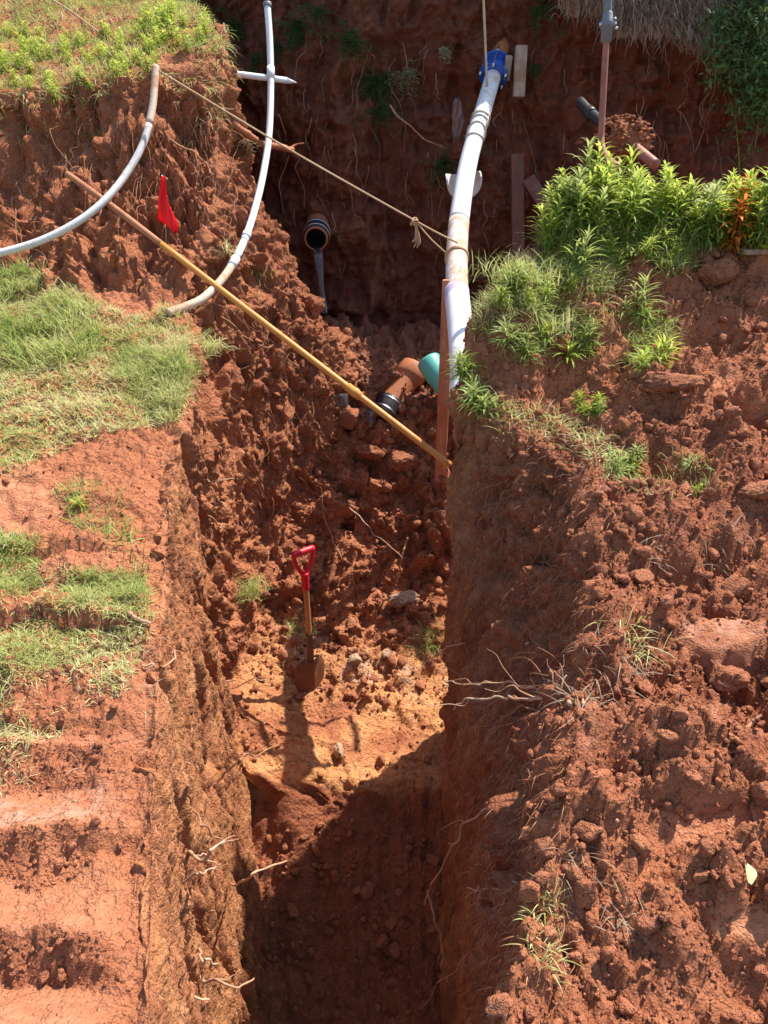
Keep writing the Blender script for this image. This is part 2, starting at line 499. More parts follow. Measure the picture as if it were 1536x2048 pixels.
M_TWINE = wood_mat("twine", (0.40, 0.26, 0.14), (0.58, 0.42, 0.26), (0.46, 0.26, 0.13), 4.0)
M_ROPE = wood_mat("pale_rope", (0.50, 0.46, 0.34), (0.68, 0.63, 0.50), (0.5, 0.42, 0.28), 4.0)
M_PURPLE = pipe_mat("purple_primer", (0.55, 0.43, 0.60), (0.60, 0.42, 0.34), 0.5, 0.5, 14.0)
def flag_mat():
    m = NT("red_flag_plastic")
    m.fin((0.80, 0.012, 0.02), 0.35, None, 0.4)
    tr = m.add("ShaderNodeBsdfTranslucent"); tr.inputs[0].default_value = (0.95, 0.02, 0.03, 1)
    mx = m.add("ShaderNodeMixShader"); mx.inputs[0].default_value = 0.45
    m.link(m.b.outputs[0], mx.inputs[1]); m.link(tr.outputs[0], mx.inputs[2]); m.link(mx.outputs[0], m.out.inputs[0])
    return m.m
M_FLAG = flag_mat()
def water_mat():
    m = NT("water")
    p = m.pos((30, 30, 6))
    n = m.noise(p, 1.0, 4, 0.6)
    m.fin((0.75, 0.75, 0.77), 0.04, m.bump(n, 0.01, 0.8), 0.5)
    m.b.inputs["Transmission Weight"].default_value = 0.95
    m.b.inputs["IOR"].default_value = 1.33
    return m.m
M_WATER = water_mat()
def rag_mat():
    m = NT("muddy_cloth")
    n = m.noise(m.pos(), 30.0, 5, 0.7)
    return m.fin(m.ramp(n, [(0.3, (0.12, 0.06, 0.05)), (0.7, (0.30, 0.19, 0.16))]), 0.9, m.bump(n, 0.006, 0.8), 0.2)
M_RAG = rag_mat()
# ------------------------------------------------------------------ the ground: one sheet swept along the trench
def zL(y): return -1.556 + 0.25 * (y - 0.95)
def zR(y): return float(np.interp(y, [0.2, 1.0, 2.9, 3.2, 3.6], [-1.89, -1.6, -0.93, -0.70, -0.38]))
def near(y, xl, k3, k4, k5, k6, zf, k9, k10, k11, xr):
    l, r = zL(y), zR(y)
    return [(xl[0], l + .06), (xl[1], l + .02), (xl[2], l), (k3, l), k4, k5, (k6, zf + .02),
            (k6 * .5 + k9 * .12, zf - .03), (k6 * .15 + k9 * .45, zf - .03), (k9, zf + .02), k10, (k11, r), (xr[0], r), (xr[1], r + .03), (xr[2], r + .08)]
TAB = {
 0.2: near(0.2, (-1.6, -1.1, -.7), -.38, (-.38, -2.1), (-.4, -2.9), -.42, -4.1, .2, (.18, -2.7), .12, (.5, 1.0, 1.7)),
 1.0: near(1.0, (-1.8, -1.2, -.75), -.42, (-.42, -2.0), (-.43, -2.8), -.44, -4.05, .22, (.23, -2.5), .26, (.7, 1.2, 2.1)),
 1.3: near(1.3, (-1.9, -1.3, -.85), -.49, (-.485, -1.9), (-.48, -2.7), -.46, -4.0, .23, (.27, -2.4), .37, (.8, 1.3, 2.2)),
 1.65: near(1.65, (-2.0, -1.4, -.95), -.56, (-.55, -1.85), (-.53, -2.65), -.475, -4.0, .24, (.31, -2.3), .50, (.9, 1.4, 2.3)),
 1.9: near(1.9, (-2.1, -1.45, -1.0), -.607, (-.60, -1.8), (-.57, -2.6), -.49, -3.95, .25, (.33, -2.2), .60, (1.0, 1.5, 2.4)),
 2.3: near(2.3, (-2.2, -1.6, -1.1), -.68, (-.67, -1.75), (-.64, -2.55), -.55, -3.74, .27, (.35, -1.95), .72, (1.1, 1.6, 2.5)),
 2.6: near(2.6, (-2.35, -1.7, -1.15), -.735, (-.725, -1.7), (-.70, -2.5), -.62, -3.47, .29, (.33, -1.8), .66, (1.1, 1.6, 2.5)),
 2.82: near(2.82, (-2.4, -1.75, -1.2), -.76, (-.75, -1.65), (-.735, -2.45), -.68, -3.22, .31, (.29, -1.6), .44, (1.0, 1.6, 2.5)),
 2.98: near(2.98, (-2.5, -1.8, -1.2), -.775, (-.77, -1.6), (-.755, -2.4), -.70, -3.05, .315, (.285, -1.6), .275, (.8, 1.5, 2.5)),
 3.06: [(-2.5, -1.0), (-1.8, -1.02), (-1.25, -1.03), (-.79, -1.03), (-.91, -1.5), (-.98, -2.2), (-.90, -2.75), (-.6, -2.93), (-.05, -2.98), (.42, -2.95), (.335, -1.8), (.305, -.80), (.8, -.80), (1.5, -.78), (2.5, -.75)],
 3.25: [(-2.5, -.95), (-1.8, -.98), (-1.3, -.985), (-.83, -.985), (-.90, -1.5), (-.93, -2.15), (-.86, -2.6), (-.58, -2.78), (-.05, -2.93), (.46, -2.9), (.37, -1.8), (.39, -.665), (.85, -.665), (1.5, -.64), (2.6, -.6)],
 3.5: [(-2.6, -.88), (-1.85, -.92), (-1.3, -.925), (-.88, -.925), (-.89, -1.45), (-.90, -2.1), (-.82, -2.65), (-.5, -2.86), (0, -2.9), (.64, -2.85), (.54, -1.7), (.57, -.44), (1.0, -.41), (1.6, -.40), (2.7, -.40)],
 3.66: [(-2.6, -.84), (-1.9, -.88), (-1.35, -.885), (-.92, -.885), (-.91, -1.4), (-.9, -2.05), (-.8, -2.62), (-.5, -2.82), (0, -2.85), (.86, -2.83), (.74, -1.6), (.80, -.31), (1.4, -.27), (2.0, -.26), (2.9, -.28)],
 3.8: [(-2.6, -.80), (-1.9, -.845), (-1.35, -.85), (-.95, -.85), (-.92, -1.35), (-.9, -2.0), (-.78, -2.55), (-.45, -2.75), (0, -2.78), (1.0, -2.75), (1.3, -2.3), (1.6, -1.2), (2.0, -.85), (2.4, -.75), (3.2, -.7)],
 3.95: [(-2.6, -.76), (-1.95, -.80), (-1.4, -.81), (-1.0, -.81), (-.95, -1.3), (-.89, -2.0), (-.76, -2.52), (-.42, -2.68), (0, -2.70), (1.0, -2.68), (1.5, -2.6), (2.0, -2.3), (2.4, -2.2), (2.8, -2.1), (3.4, -2.1)],
 4.15: [(-2.6, -.72), (-2.0, -.75), (-1.5, -.755), (-1.06, -.74), (-.93, -1.2), (-.86, -1.9), (-.70, -2.35), (-.35, -2.46), (0, -2.50), (1.0, -2.5), (1.6, -2.4), (2.1, -2.3), (2.5, -2.2), (2.9, -2.2), (3.5, -2.1)],
 4.35: [(-2.6, -.68), (-2.05, -.70), (-1.5, -.66), (-1.05, -.60), (-.86, -1.05), (-.78, -1.75), (-.60, -2.1), (-.25, -2.22), (.1, -2.28), (1.0, -2.28), (1.7, -2.2), (2.2, -2.2), (2.6, -2.1), (3.0, -2.1), (3.6, -2.0)],
 4.55: [(-2.65, -.65), (-2.1, -.64), (-1.5, -.46), (-1.02, -.46), (-.76, -.93), (-.54, -1.36), (-.44, -1.84), (-.2, -1.98), (.15, -2.02), (1.0, -2.05), (1.8, -2.0), (2.3, -2.0), (2.7, -1.9), (3.1, -1.9), (3.7, -1.9)],
 4.75: [(-2.7, -.62), (-2.15, -.54), (-1.5, -.22), (-1.0, -.32), (-.66, -.82), (-.37, -1.08), (-.27, -1.62), (-.1, -1.73), (.2, -1.77), (1.0, -1.8), (1.9, -1.8), (2.4, -1.8), (2.8, -1.8), (3.2, -1.8), (3.8, -1.8)],
 4.95: [(-2.8, -.56), (-2.2, -.36), (-1.5, .02), (-1.0, -.14), (-.62, -.62), (-.34, -.98), (-.20, -1.42), (0, -1.50), (.25, -1.52), (1.0, -1.6), (2.0, -1.6), (2.5, -1.6), (2.9, -1.6), (3.3, -1.6), (3.9, -1.6)],
 5.12: [(-2.9, -.30), (-2.25, -.04), (-1.5, .30), (-1.0, .06), (-.68, -.48), (-.42, -.88), (-.20, -1.3), (0, -1.42), (.25, -1.44), (1.0, -1.5), (2.0, -1.5), (2.6, -1.5), (3.0, -1.5), (3.4, -1.5), (4.0, -1.5)],
 5.3: [(-3.0, .20), (-2.3, .30), (-1.45, .44), (-1.02, .28), (-.80, -.22), (-.60, -.75), (-.32, -1.22), (0, -1.35), (.3, -1.37), (1.0, -1.4), (2.0, -1.4), (2.6, -1.4), (3.1, -1.4), (3.5, -1.4), (4.1, -1.4)],
 5.5: [(-3.2, .36), (-2.3, .38), (-1.45, .52), (-1.0, .56), (-.88, .0), (-.74, -.6), (-.42, -1.2), (0, -1.29), (.3, -1.30), (1.0, -1.35), (2.0, -1.35), (2.7, -1.35), (3.2, -1.35), (3.6, -1.35), (4.2, -1.35)],
 5.8: [(-3.4, .46), (-2.4, .50), (-1.5, .64), (-1.06, .70), (-1.0, .1), (-.9, -.6), (-.5, -1.2), (0, -1.27), (.3, -1.28), (1.0, -1.3), (2.0, -1.3), (2.8, -1.3), (3.3, -1.3), (3.7, -1.3), (4.4, -1.3)],
 6.2: [(-3.6, .62), (-2.5, .68), (-1.7, .80), (-1.22, .86), (-1.15, .2), (-1.1, -.6), (-.6, -1.2), (0, -1.27), (.3, -1.28), (1.0, -1.3), (2.0, -1.3), (2.9, -1.3), (3.4, -1.3), (3.9, -1.3), (4.6, -1.3)],
 7.0: [(-4.2, .98), (-2.9, 1.02), (-2.1, 1.10), (-1.5, 1.12), (-1.4, .2), (-1.3, -.6), (-.6, -1.2), (0, -1.27), (.3, -1.28), (1.0, -1.3), (2.0, -1.3), (3.0, -1.3), (3.6, -1.3), (4.2, -1.3), (5.0, -1.3)],
 9.0: [(-6, 1.9), (-4, 1.9), (-2.8, 1.95), (-1.9, 1.9), (-1.8, .2), (-1.7, -.6), (-.6, -1.2), (0, -1.27), (.3, -1.28), (1.0, -1.3), (2.0, -1.3), (3.2, -1.3), (4, -1.3), (4.6, -1.3), (5.6, -1.3)],
}
for _y in list(TAB):
    if _y < 3.0:                                       # the left face leans back towards its rim
        TAB[_y][3] = (TAB[_y][3][0] - .055, TAB[_y][3][1]); TAB[_y][4] = (TAB[_y][4][0] - .03, TAB[_y][4][1])
for _y in TAB:                                         # ground carries on beyond the picture's sides
    TAB[_y][0] = (TAB[_y][0][0] - (.9 if _y < 3 else 1.8), TAB[_y][0][1]); TAB[_y][14] = (TAB[_y][14][0] + 1.2, TAB[_y][14][1])
ys = np.array(sorted(TAB))
KX = np.array([[p[0] for p in TAB[y]] for y in ys])
KZ = np.array([[p[1] for p in TAB[y]] for y in ys])
QUAL = 1.0
def stations():
    segs = [(0.55, 2.82, .0085), (2.82, 3.08, .0075), (3.08, 3.7, .0085), (3.7, 4.2, .011), (4.2, 5.55, .0075), (5.55, 6.45, .014), (6.45, 9.0, .05)]
    out = [np.arange(a, b, d / QUAL) for a, b, d in segs]
    return np.concatenate(out + [[9.0]])
S = stations()
ns = len(S)
ncol = [int(q * QUAL) for q in (60, 66, 100, 76, 84, 76, 38, 44, 54, 84, 116, 86, 94, 100)]
tt = np.concatenate([k + np.arange(n) / n for k, n in enumerate(ncol)] + [[14.0]])
nt_ = len(tt)
kx = np.stack([np.interp(S, ys, KX[:, k]) for k in range(15)], 1)
kz = np.stack([np.interp(S, ys, KZ[:, k]) for k in range(15)], 1)
k0 = np.minimum(tt.astype(int), 13)
fr = tt - k0
X = kx[:, k0] * (1 - fr) + kx[:, k0 + 1] * fr
Z = kz[:, k0] * (1 - fr) + kz[:, k0 + 1] * fr
# the cut edges wander instead of running ruler straight
_w1 = np.stack([tt * 2.1, tt * 0 + .5, tt * 0 + .5], 1).astype(np.float32)
_amp = np.interp(tt, [3, 3.3, 5.5, 6.2, 8.8, 9.4, 10.8, 11], [.02, .04, .05, .10, .10, .045, .04, .015])
_wob = _amp * (perlin(_w1 * 1.3, 121) + .35 * perlin(_w1 * 3.1, 122))
for j in range(nt_):
    if 3 < tt[j] < 11:
        q, f_ = k0[j], fr[j]
        X[:, j] = np.interp(S + _wob[j], ys, KX[:, q] * (1 - f_) + KX[:, q + 1] * f_)
        Z[:, j] = np.interp(S + _wob[j], ys, KZ[:, q] * (1 - f_) + KZ[:, q + 1] * f_)
Yg = np.repeat(S[:, None], nt_, 1)
# normals of the plain sheet
base = np.stack([X, Yg, Z], -1)
du = np.gradient(base, axis=1)
dv = np.gradient(base, axis=0)
N = np.cross(du, dv)
N /= np.linalg.norm(N, axis=-1, keepdims=True) + 1e-9
flat = base.reshape(-1, 3)
Tt = np.repeat(tt[None], ns, 0)
def band(a, b, soft=.25): return sstep(a - soft, a + soft, Tt) * (1 - sstep(b - soft, b + soft, Tt))
yy = Yg
w_lg = 1 - sstep(2.8, 3.02, Tt)                      # left ground and bank top
w_rg = sstep(10.9, 11.15, Tt)                        # right ground
w_lw = band(3.0, 6.0)
w_rw = band(9.0, 11.0)
w_fl = band(6.0, 9.0)
nearm = 1 - sstep(2.98, 3.04, yy)
farm = 1 - nearm
bank = sstep(4.1, 4.5, yy) * (Tt < 6.2)
def fl(a): return a.reshape(-1)
def gr(a): return a.reshape(ns, nt_)
f3 = flat.astype(np.float32)
# domain warp so nothing lines up
wrp = np.stack([perlin(f3 * 2.1, 90), perlin(f3 * 2.1, 91), perlin(f3 * 2.1, 92)], 1) * 0.10
fw = f3 + wrp
n_big = gr(fbm(fw * 1.7, 3, 1))
n_mid = gr(fbm(fw * 5.0, 4, 11))
n_fin = gr(fbm(fw * 17.0, 4, 21, 0.55))
b1 = gr(np.abs(perlin(fw * 9.0, 101)) + .55 * np.abs(perlin(fw * 19.0, 102)) + .3 * np.abs(perlin(fw * 41.0, 103)))
b2 = gr(np.abs(perlin(fw * 28.0, 104)) + .6 * np.abs(perlin(fw * 58.0, 105)))
cl1 = gr(cells(fw * np.array([6.5, 6.5, 3.6], np.float32), 151))
cl2 = gr(cells(fw * np.array([15, 15, 9.0], np.float32), 152))
cl3 = gr(cells(fw * 34.0, 153))
n_tiny = gr(perlin(f3 * 75.0, 28) + 0.7 * perlin(f3 * 140.0, 29))
w1 = gr(worley(fw * 7.0, 31))
w2 = gr(worley(fw * 17.0, 32))
w3 = gr(worley(f3 * 38.0, 33))
stri = gr(fbm(fw * np.array([26, 26, 2.2], np.float32), 4, 41, 0.6))
strib = gr(fbm(fw * np.array([7.0, 7.0, 1.3], np.float32), 4, 51, 0.55))
crev = 1 - np.abs(gr(perlin(fw * np.array([5.0, 5.0, 0.9], np.float32), 61))) * 5
crev = np.clip(crev, 0, 1) ** 2

# left ground: steps pressed by tracks (smooth treads, crumbling fronts)
ph = (yy + 0.045 * gr(perlin(f3 * np.array([3.0, 3.0, 0], np.float32), 71)) + 0.02 * n_mid - 1.03) / 0.226
phf = ph - np.floor(ph)
xin = kx[:, 3:4] - X                                  # distance in from the left rim
trk = (1 - .55 * sstep(1.58, 1.66, yy)) * (1 - sstep(2.1, 2.4, yy)) * sstep(0.02, 0.16, xin + 0.06 * n_mid + .05 * n_big) * w_lg
pad = sstep(0.28, 0.38, phf + .12 * n_mid + .10 * n_big) * (1 - sstep(0.90, 0.98, phf + 0.10 * n_mid)) * (1 - sstep(1.56, 1.66, yy + .05 * n_mid))
saw = np.where(phf < 0.36, -0.040 + 0.080 * phf / 0.36, 0.040 - 0.080 * (phf - 0.36) / 0.64)
saw = saw * (0.8 + 0.5 * n_big) - 0.035 * (1 - sstep(0, .10, phf)) * sstep(0., .4, gr(perlin(f3 * np.array([6, 2, 0], np.float32), 73)))
# flattened pads on the right ground
rx, ry = project(flat)
rx, ry = gr(rx), gr(ry)
def blob(cx, cy, ax, ay):
    return np.clip(1.25 - np.sqrt(((rx - cx) / ax) ** 2 + ((ry - cy) / ay) ** 2), 0, 1)
rpad = np.clip(2.2 * (blob(1455, 1256, 95, 40) + blob(1410, 1668, 120, 42) + blob(1500, 1855, 90, 26) + blob(1390, 770, 95, 30) * .7) + 0.5 * n_mid - 0.2, 0, 1) * w_rg
lpad2 = np.clip(2.0 * blob(40, 1010, 110, 62) + 0.4 * n_mid - .2, 0, 1) * w_lg

disp = np.zeros_like(X)
clod = (0.050 * w1 + 0.028 * w2 + 0.010 * w3)
# left ground
disp += w_lg * (1 - bank) * (0.020 * n_mid * (1 - trk * pad) + 0.03 * n_big + (1 - trk * pad) * (0.5 * clod + 0.010 * n_fin) + 0.006 * n_fin)
disp += trk * saw
disp += w_lg * nearm * .03 * gr(fbm(fw * np.array([2.2, 5.0, 0], np.float32), 3, 131)) * sstep(1.55, 1.7, yy)
_lw = yy + 0.035 * gr(perlin(f3 * np.array([4.0, 4.0, 0], np.float32), 171)) + .012 * n_mid
for _yl, _a in ((1.63, .055), (1.985, .06), (2.28, .045)):
    _d = _yl - _lw
    disp += w_lg * nearm * sstep(.05, .22, xin + .08 * n_mid) * (-_a) * np.where(_d > 0, np.exp(-_d / .06), 0) * (.7 + .8 * n_big)
disp += w_lg * nearm * (-0.075) * np.exp(-np.clip(xin, 0, 9) / 0.055)
disp += w_lg * (1 - bank) * (1 - trk * pad) * (0.016 * b1 + 0.010 * b2 - .015)
# right ground
disp += w_rg * ((1 - rpad) * (0.36 * clod * (0.6 + 0.8 * sstep(-.3, .4, n_big)) + 0.022 * b1 + 0.008 * b2 + 0.020 * cl2 + 0.006 * cl3 + 0.022 * cl1 + 0.12 * n_big + 0.10 * gr(fbm(fw * 2.6, 2, 141)) + 0.04 * n_mid + 0.012 * n_fin) + rpad * (0.004 + 0.05 * n_big + 0.004 * n_fin))
# scraped trench walls (near)
lw_n = w_lw * nearm
disp += lw_n * (0.015 * stri + 0.022 * strib + 0.005 * b2 - 0.095 * crev * sstep(.05, .45, gr(perlin(f3 * 1.7, 66)) + .35) + 0.008 * n_fin + 0.018 * n_mid)
rw_n = w_rw * nearm
slump = sstep(9.9, 10.6, Tt) * sstep(1.2, 1.5, yy) * (1 - sstep(2.75, 2.9, yy))
disp += rw_n * .05 * n_mid * np.exp(-((yy - 2.93) / .12) ** 2)
disp += rw_n * (0.024 * stri + 0.036 * strib + .015 * cl1 + .012 * cl2 - .05 * crev * sstep(0, .4, n_big + .1) + 0.006 * n_fin + slump * (0.028 * cl1 + 0.05 * n_mid + 0.03 * n_fin + 0.02 * w2 + .07 * n_big + .03 * b1 + .014 * b2))
# pit walls and the bank
rough_far = farm * (w_lw + 0.0)
disp += rough_far * (0.045 * strib + 0.09 * n_big + 0.012 * stri + 0.010 * n_fin + 0.045 * cl1 + 0.022 * cl2 + 0.008 * cl3 - 0.06 * crev * sstep(-.1, .4, n_big + .1))
disp += bank * w_lg * (1 - sstep(5.25, 5.4, yy)) * (0.115 * strib + 0.06 * n_big + 0.012 * stri + 0.050 * cl1 + 0.020 * cl2 + 0.007 * cl3 + 0.008 * n_fin - 0.07 * crev)
disp += bank * w_lg * sstep(5.25, 5.4, yy) * (0.03 * n_mid + 0.05 * n_big)
disp += (w_rw + w_rg * 0) * farm * (0.04 * n_mid + 0.02 * n_fin)
disp -= bank * w_lg * .20 * np.exp(-((yy - 5.10) / .085) ** 2) * np.clip(.55 + 1.2 * n_big, 0, 1.3)
# floor: scraped near the front edge, tumbled mound behind
mound = sstep(3.7, 4.1, yy)
litf = 1 - sstep(3.25, 3.6, yy)
disp += w_fl * (farm * (0.25 + 0.75 * mound) * (0.13 * n_big + 0.03 * n_mid + 0.060 * cl1 + 0.030 * cl2 + 0.010 * cl3 + 0.018 * w2 + 0.012 * n_fin)
                + farm * (1 - mound) * (0.008 * w2 + 0.022 * n_mid + .02 * n_big)
                + nearm * (0.05 * n_mid + 0.02 * w2 + 0.09 * n_big + 0.03 * b1 + 0.014 * b2))
disp += (1 - rpad * w_rg) * (1 - trk * pad) * 0.0045 * n_tiny
nearfade = sstep(0.55, 0.75, yy) * 0 + 1
Nd = N.copy()
up = np.zeros_like(N); up[..., 2] = 1
wu = (w_lg * (1 - bank) + w_rg + w_fl * nearm)[..., None]
Nd = Nd * (1 - np.clip(wu, 0, 1)) + up * np.clip(wu, 0, 1)
# overhangs: part of the displacement of lumps leans sideways
G = base + Nd * disp[..., None]
side = np.stack([perlin(fw * 12.0, 81), perlin(fw * 12.0, 82), perlin(fw * 12.0, 83) * 0], 1).reshape(ns, nt_, 3)
G += side * (0.018 * (w_rg * (1 - rpad) + w_fl * farm * mound + 0.5 * rough_far))[..., None]

pale = np.clip(trk * pad * (0.55 + 0.6 * n_mid + .3 * n_big) + rpad * .85 + lpad2 * .8 + 0.25 * lw_n * sstep(0, .5, n_mid), 0, 1)
ochre = np.clip(w_fl * farm * (1 - mound) * sstep(-.5, .1, n_big + 0.4 * n_mid + .45 * sstep(-.3, .2, X)) * .95 + lw_n * (.16 + .40 * sstep(-.1, .4, strib)) + 0.18 * rough_far * sstep(-.2, .5, n_mid)
                + rw_n * (1 - slump) * (.25 * sstep(2.7, 2.95, yy) + .45 * sstep(0, .45, strib)), 0, 1)
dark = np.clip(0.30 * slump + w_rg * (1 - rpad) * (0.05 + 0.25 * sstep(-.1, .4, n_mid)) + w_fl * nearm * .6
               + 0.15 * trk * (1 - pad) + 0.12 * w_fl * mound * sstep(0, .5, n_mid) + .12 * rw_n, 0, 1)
chalk = np.clip(trk * pad * sstep(.1, .5, gr(perlin(f3 * 4.0, 95)) - .12) * .7 + rpad * sstep(.1, .5, n_mid) * .5
                + w_fl * farm * sstep(3.55, 3.7, yy) * (1 - sstep(3.85, 4.05, yy)) * sstep(.05, .35, gr(perlin(f3 * 5.0, 97))) * .9, 0, 1)
wet = np.clip(sstep(4.75, 5.0, yy) * w_fl * 1.0 * (1 - sstep(.35, .6, X)) , 0, 1) * .8
roughm = np.clip(1 - .7 * pale * (1 - .3 * n_mid), .15, 1)
strim = np.clip(lw_n * .55 + rw_n * (1 - slump) * 0.9 + .35 * rough_far + bank * .3, 0, 1)

def sheet(name, G, attrs, mat):
    a, b = G.shape[:2]
    i = np.arange(a - 1)[:, None] * b
    j = np.arange(b - 1)[None]
    Q = np.stack([i + j, i + j + 1, i + b + j + 1, i + b + j], -1).reshape(-1, 4)
    o = MB().add(G.reshape(-1, 3), Q).build(name, mat)
    for k, v in attrs.items():
        at = o.data.attributes.new(k, 'FLOAT', 'POINT')
        at.data.foreach_set("value", np.ascontiguousarray(v, dtype=np.float32).ravel())
    return o
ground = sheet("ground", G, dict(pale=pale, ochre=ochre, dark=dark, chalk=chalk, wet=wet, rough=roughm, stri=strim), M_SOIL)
tag(ground, "red clay ground cut by the deep narrow trench and its rough pit", kind="structure")

# ------------------------------------------------------------------ the tall shaded wall behind the pit
wx = np.linspace(-3.2, 5.6, int(560 * QUAL))
def wtop(x): return np.interp(x, [-3, -.9, .8, 1.15, 1.6, 5.6], [1.6, 1.62, 1.6, 1.18, 1.02, 1.0])
def wy(x): return np.interp(x, [-3.2, -1.6, -.5, .4, 2.0, 5.6], [7.9, 7.1, 6.5, 6.42, 6.38, 6.2])
wt = np.concatenate([np.linspace(0, 1, int(300 * QUAL)), 1 + np.linspace(0.01, 1, 60) ** 1.5])
WXg, WTg = np.meshgrid(wx, wt)
zt, yb = wtop(WXg), wy(WXg)
inw = WTg <= 1
WZ = np.where(inw, -1.9 + (zt + 1.9) * WTg, zt + 0.30 * (WTg - 1) * 6 )
WY = np.where(inw, yb + 0.10 * (WTg - .5) - 0.05 * sstep(.85, 1, WTg), yb + 0.02 + (WTg - 1) * 6)
wf = np.stack([WXg, WY, WZ], -1).reshape(-1, 3).astype(np.float32)
ww = wf + np.stack([perlin(wf * 1.9, 190), perlin(wf * 1.9, 191), perlin(wf * 1.9, 192)], 1) * 0.1
nwb = fbm(ww * 1.5, 3, 201); nwm = fbm(ww * 5.0, 4, 211); nwf = fbm(ww * 20.0, 3, 221)
nws = fbm(ww * np.array([16, 16, 1.8], np.float32), 4, 231)
nwl = fbm(ww * np.array([1.5, 1.5, 9.0], np.float32), 3, 241)
sh = WXg.shape
wd = (0.15 * nwb + 0.075 * nwm + 0.016 * nwf + 0.045 * nws + 0.03 * nwl + 0.05 * cells(ww * np.array([5, 5, 2.6], np.float32), 261) + 0.022 * cells(ww * np.array([13, 13, 7], np.float32), 262) + 0.02 * worley(ww * 14, 251)).reshape(sh)
cy_ = 0
WYd = WY - np.where(inw, wd, 0.0)
WZd = WZ + np.where(inw, 0, wd)
GW = np.stack([WXg, WYd, WZd], -1)
wpx, wpy = project(GW)
nwm_, nwb_ = nwm.reshape(sh), nwb.reshape(sh)
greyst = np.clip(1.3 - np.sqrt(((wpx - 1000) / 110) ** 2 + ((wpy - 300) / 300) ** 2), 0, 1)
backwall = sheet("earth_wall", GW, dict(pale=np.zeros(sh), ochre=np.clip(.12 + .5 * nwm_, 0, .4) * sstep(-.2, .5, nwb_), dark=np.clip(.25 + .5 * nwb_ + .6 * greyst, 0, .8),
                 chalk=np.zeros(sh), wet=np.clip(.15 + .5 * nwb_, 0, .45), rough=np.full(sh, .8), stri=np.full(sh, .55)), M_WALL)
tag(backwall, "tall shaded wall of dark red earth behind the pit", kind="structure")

# coarse copies for casting rays onto the real ground
def bvh_of(G, st):
    g = G[::st, ::st]
    a, b = g.shape[:2]
    i = (np.arange(a - 1)[:, None] * b + np.arange(b - 1)[None]).ravel()
    Q = np.stack([i, i + 1, i + b + 1, i + b], -1)
    return BVHTree.FromPolygons([tuple(v) for v in g.reshape(-1, 3)], [tuple(q) for q in Q.tolist()])
BG, BW = bvh_of(G, 3), bvh_of(GW, 3)
def cast(o, d):
    best = None
    for b in (BG, BW):
        h = b.ray_cast(o, d)
        if h[0] is not None and (best is None or h[3] < best[3]): best = h
    return best
def hit(px, py, off=0.0):
    """the ground point seen at a photo pixel, lifted off along its normal"""
    d = raydir(px, py).normalized()
    h = cast(Vector((0, 0, 0)), d)
    if h is None: return P(px, py, 6.3)
    n = h[1] if h[1].dot(d) < 0 else -h[1]
    return h[0] + n * off
def ground_z(x, y, top=3.0):
    h = BG.ray_cast(Vector((x, y, top)), Vector((0, 0, -1)))
    return h[0].z if h[0] is not None else None
# ------------------------------------------------------------------ things: pipes, pole, shovel, boards
def pixpath(pts, n=10, lift=None):
    """(px, py, D) triples to a smooth 3-D path; D None means lying on the ground there"""
    out = []
    for q in pts:
        if q[2] is None: out.append(hit(q[0], q[1], lift or 0.0))
        else: out.append(P(*q))
    return smooth_path(out, n)
def mat_between(a, b, xhint=(1, 0, 0)):
    a, b = Vector(a), Vector(b)
    return frame(a, b - a, xhint), (b - a).length

# --- the white drain pipe hanging down into the trench
wp = pixpath([(990, 140, 6.32), (968, 215, 6.02), (938, 320, 5.56), (921, 420, 5.12), (914, 500, 4.78), (914, 590, 4.42)], 10)
wp2 = pixpath([(914, 590, 4.42), (921, 660, 4.13), (926, 730, 3.87), (928, 795, 3.68)], 10)
t = thing("drain_pipe", wp[-1], "long white plastic drain pipe hanging from a blue coupling down into the trench", "pipe")
part("upper_length", MB().tube(wp[:34], np.linspace(.056, .0625, 34), 28), M_PVC, t)
part("stained_length", MB().tube(wp[33:], np.linspace(.063, .064, len(wp) - 33), 28), M_PVCD, t)['label'] = "length with brown mud scuffs"
part("lower_length", MB().tube(wp2, 0.0685, 28), M_PVC, t)
mb = MB().tube(pixpath([(913.5, 583, 4.445), (914.3, 598, 4.39), (916, 612, 4.34)], 6), 0.0700, 28)
part("primer_band", mb, M_PURPLE, t)
# blue bolted coupling
M = frame(P(990, 140, 6.32), P(968, 215, 6.02) - P(990, 140, 6.32), (1, 0, 0)) @ Matrix.Diagonal((.90, .90, .74, 1))
cp = part("coupling", MB().lathe([(0.058, -0.10), (0.088, -0.098), (0.090, -0.085), (0.070, -0.08), (0.080, -0.06), (0.084, 0.0), (0.080, 0.06), (0.070, 0.08), (0.092, 0.084), (0.094, 0.10), (0.058, 0.104)], M), M_BLUE, t)
for k, zz in ((0, -0.092), (1, 0.092)):
    part("flange", MB().lathe([(0.06, zz - .008), (0.112, zz - .008), (0.115, zz), (0.112, zz + .008), (0.06, zz + .008), (0.06, zz - .008)], M, 36), M_BLUE, cp)
for a in (20, 95, 170, 245, 320):
    c, s_ = math.cos(math.radians(a)) * 0.104, math.sin(math.radians(a)) * 0.104
    pts = [M @ Vector((c, s_, -0.15)), M @ Vector((c, s_, 0.14))]
    b = MB().tube(smooth_path(pts, 4), 0.007, 8)
    for zz in (-0.108, 0.108):
        b.lathe([(0.0, zz - .008), (0.014, zz - .008), (0.014, zz + .008), (0.0, zz + .008)], M @ Matrix.Translation((c, s_, 0)), 6)
    part("bolt", b, M_STEEL, cp)
stub = M @ Vector((0, 0, -0.12))
back = (stub - (M @ Vector((0, 0, 0)))).normalized()
part("old_stub", MB().tube(smooth_path([stub - back * 0.04, stub + back * 0.25], 3), 0.055, 20), M_TERRA, t)

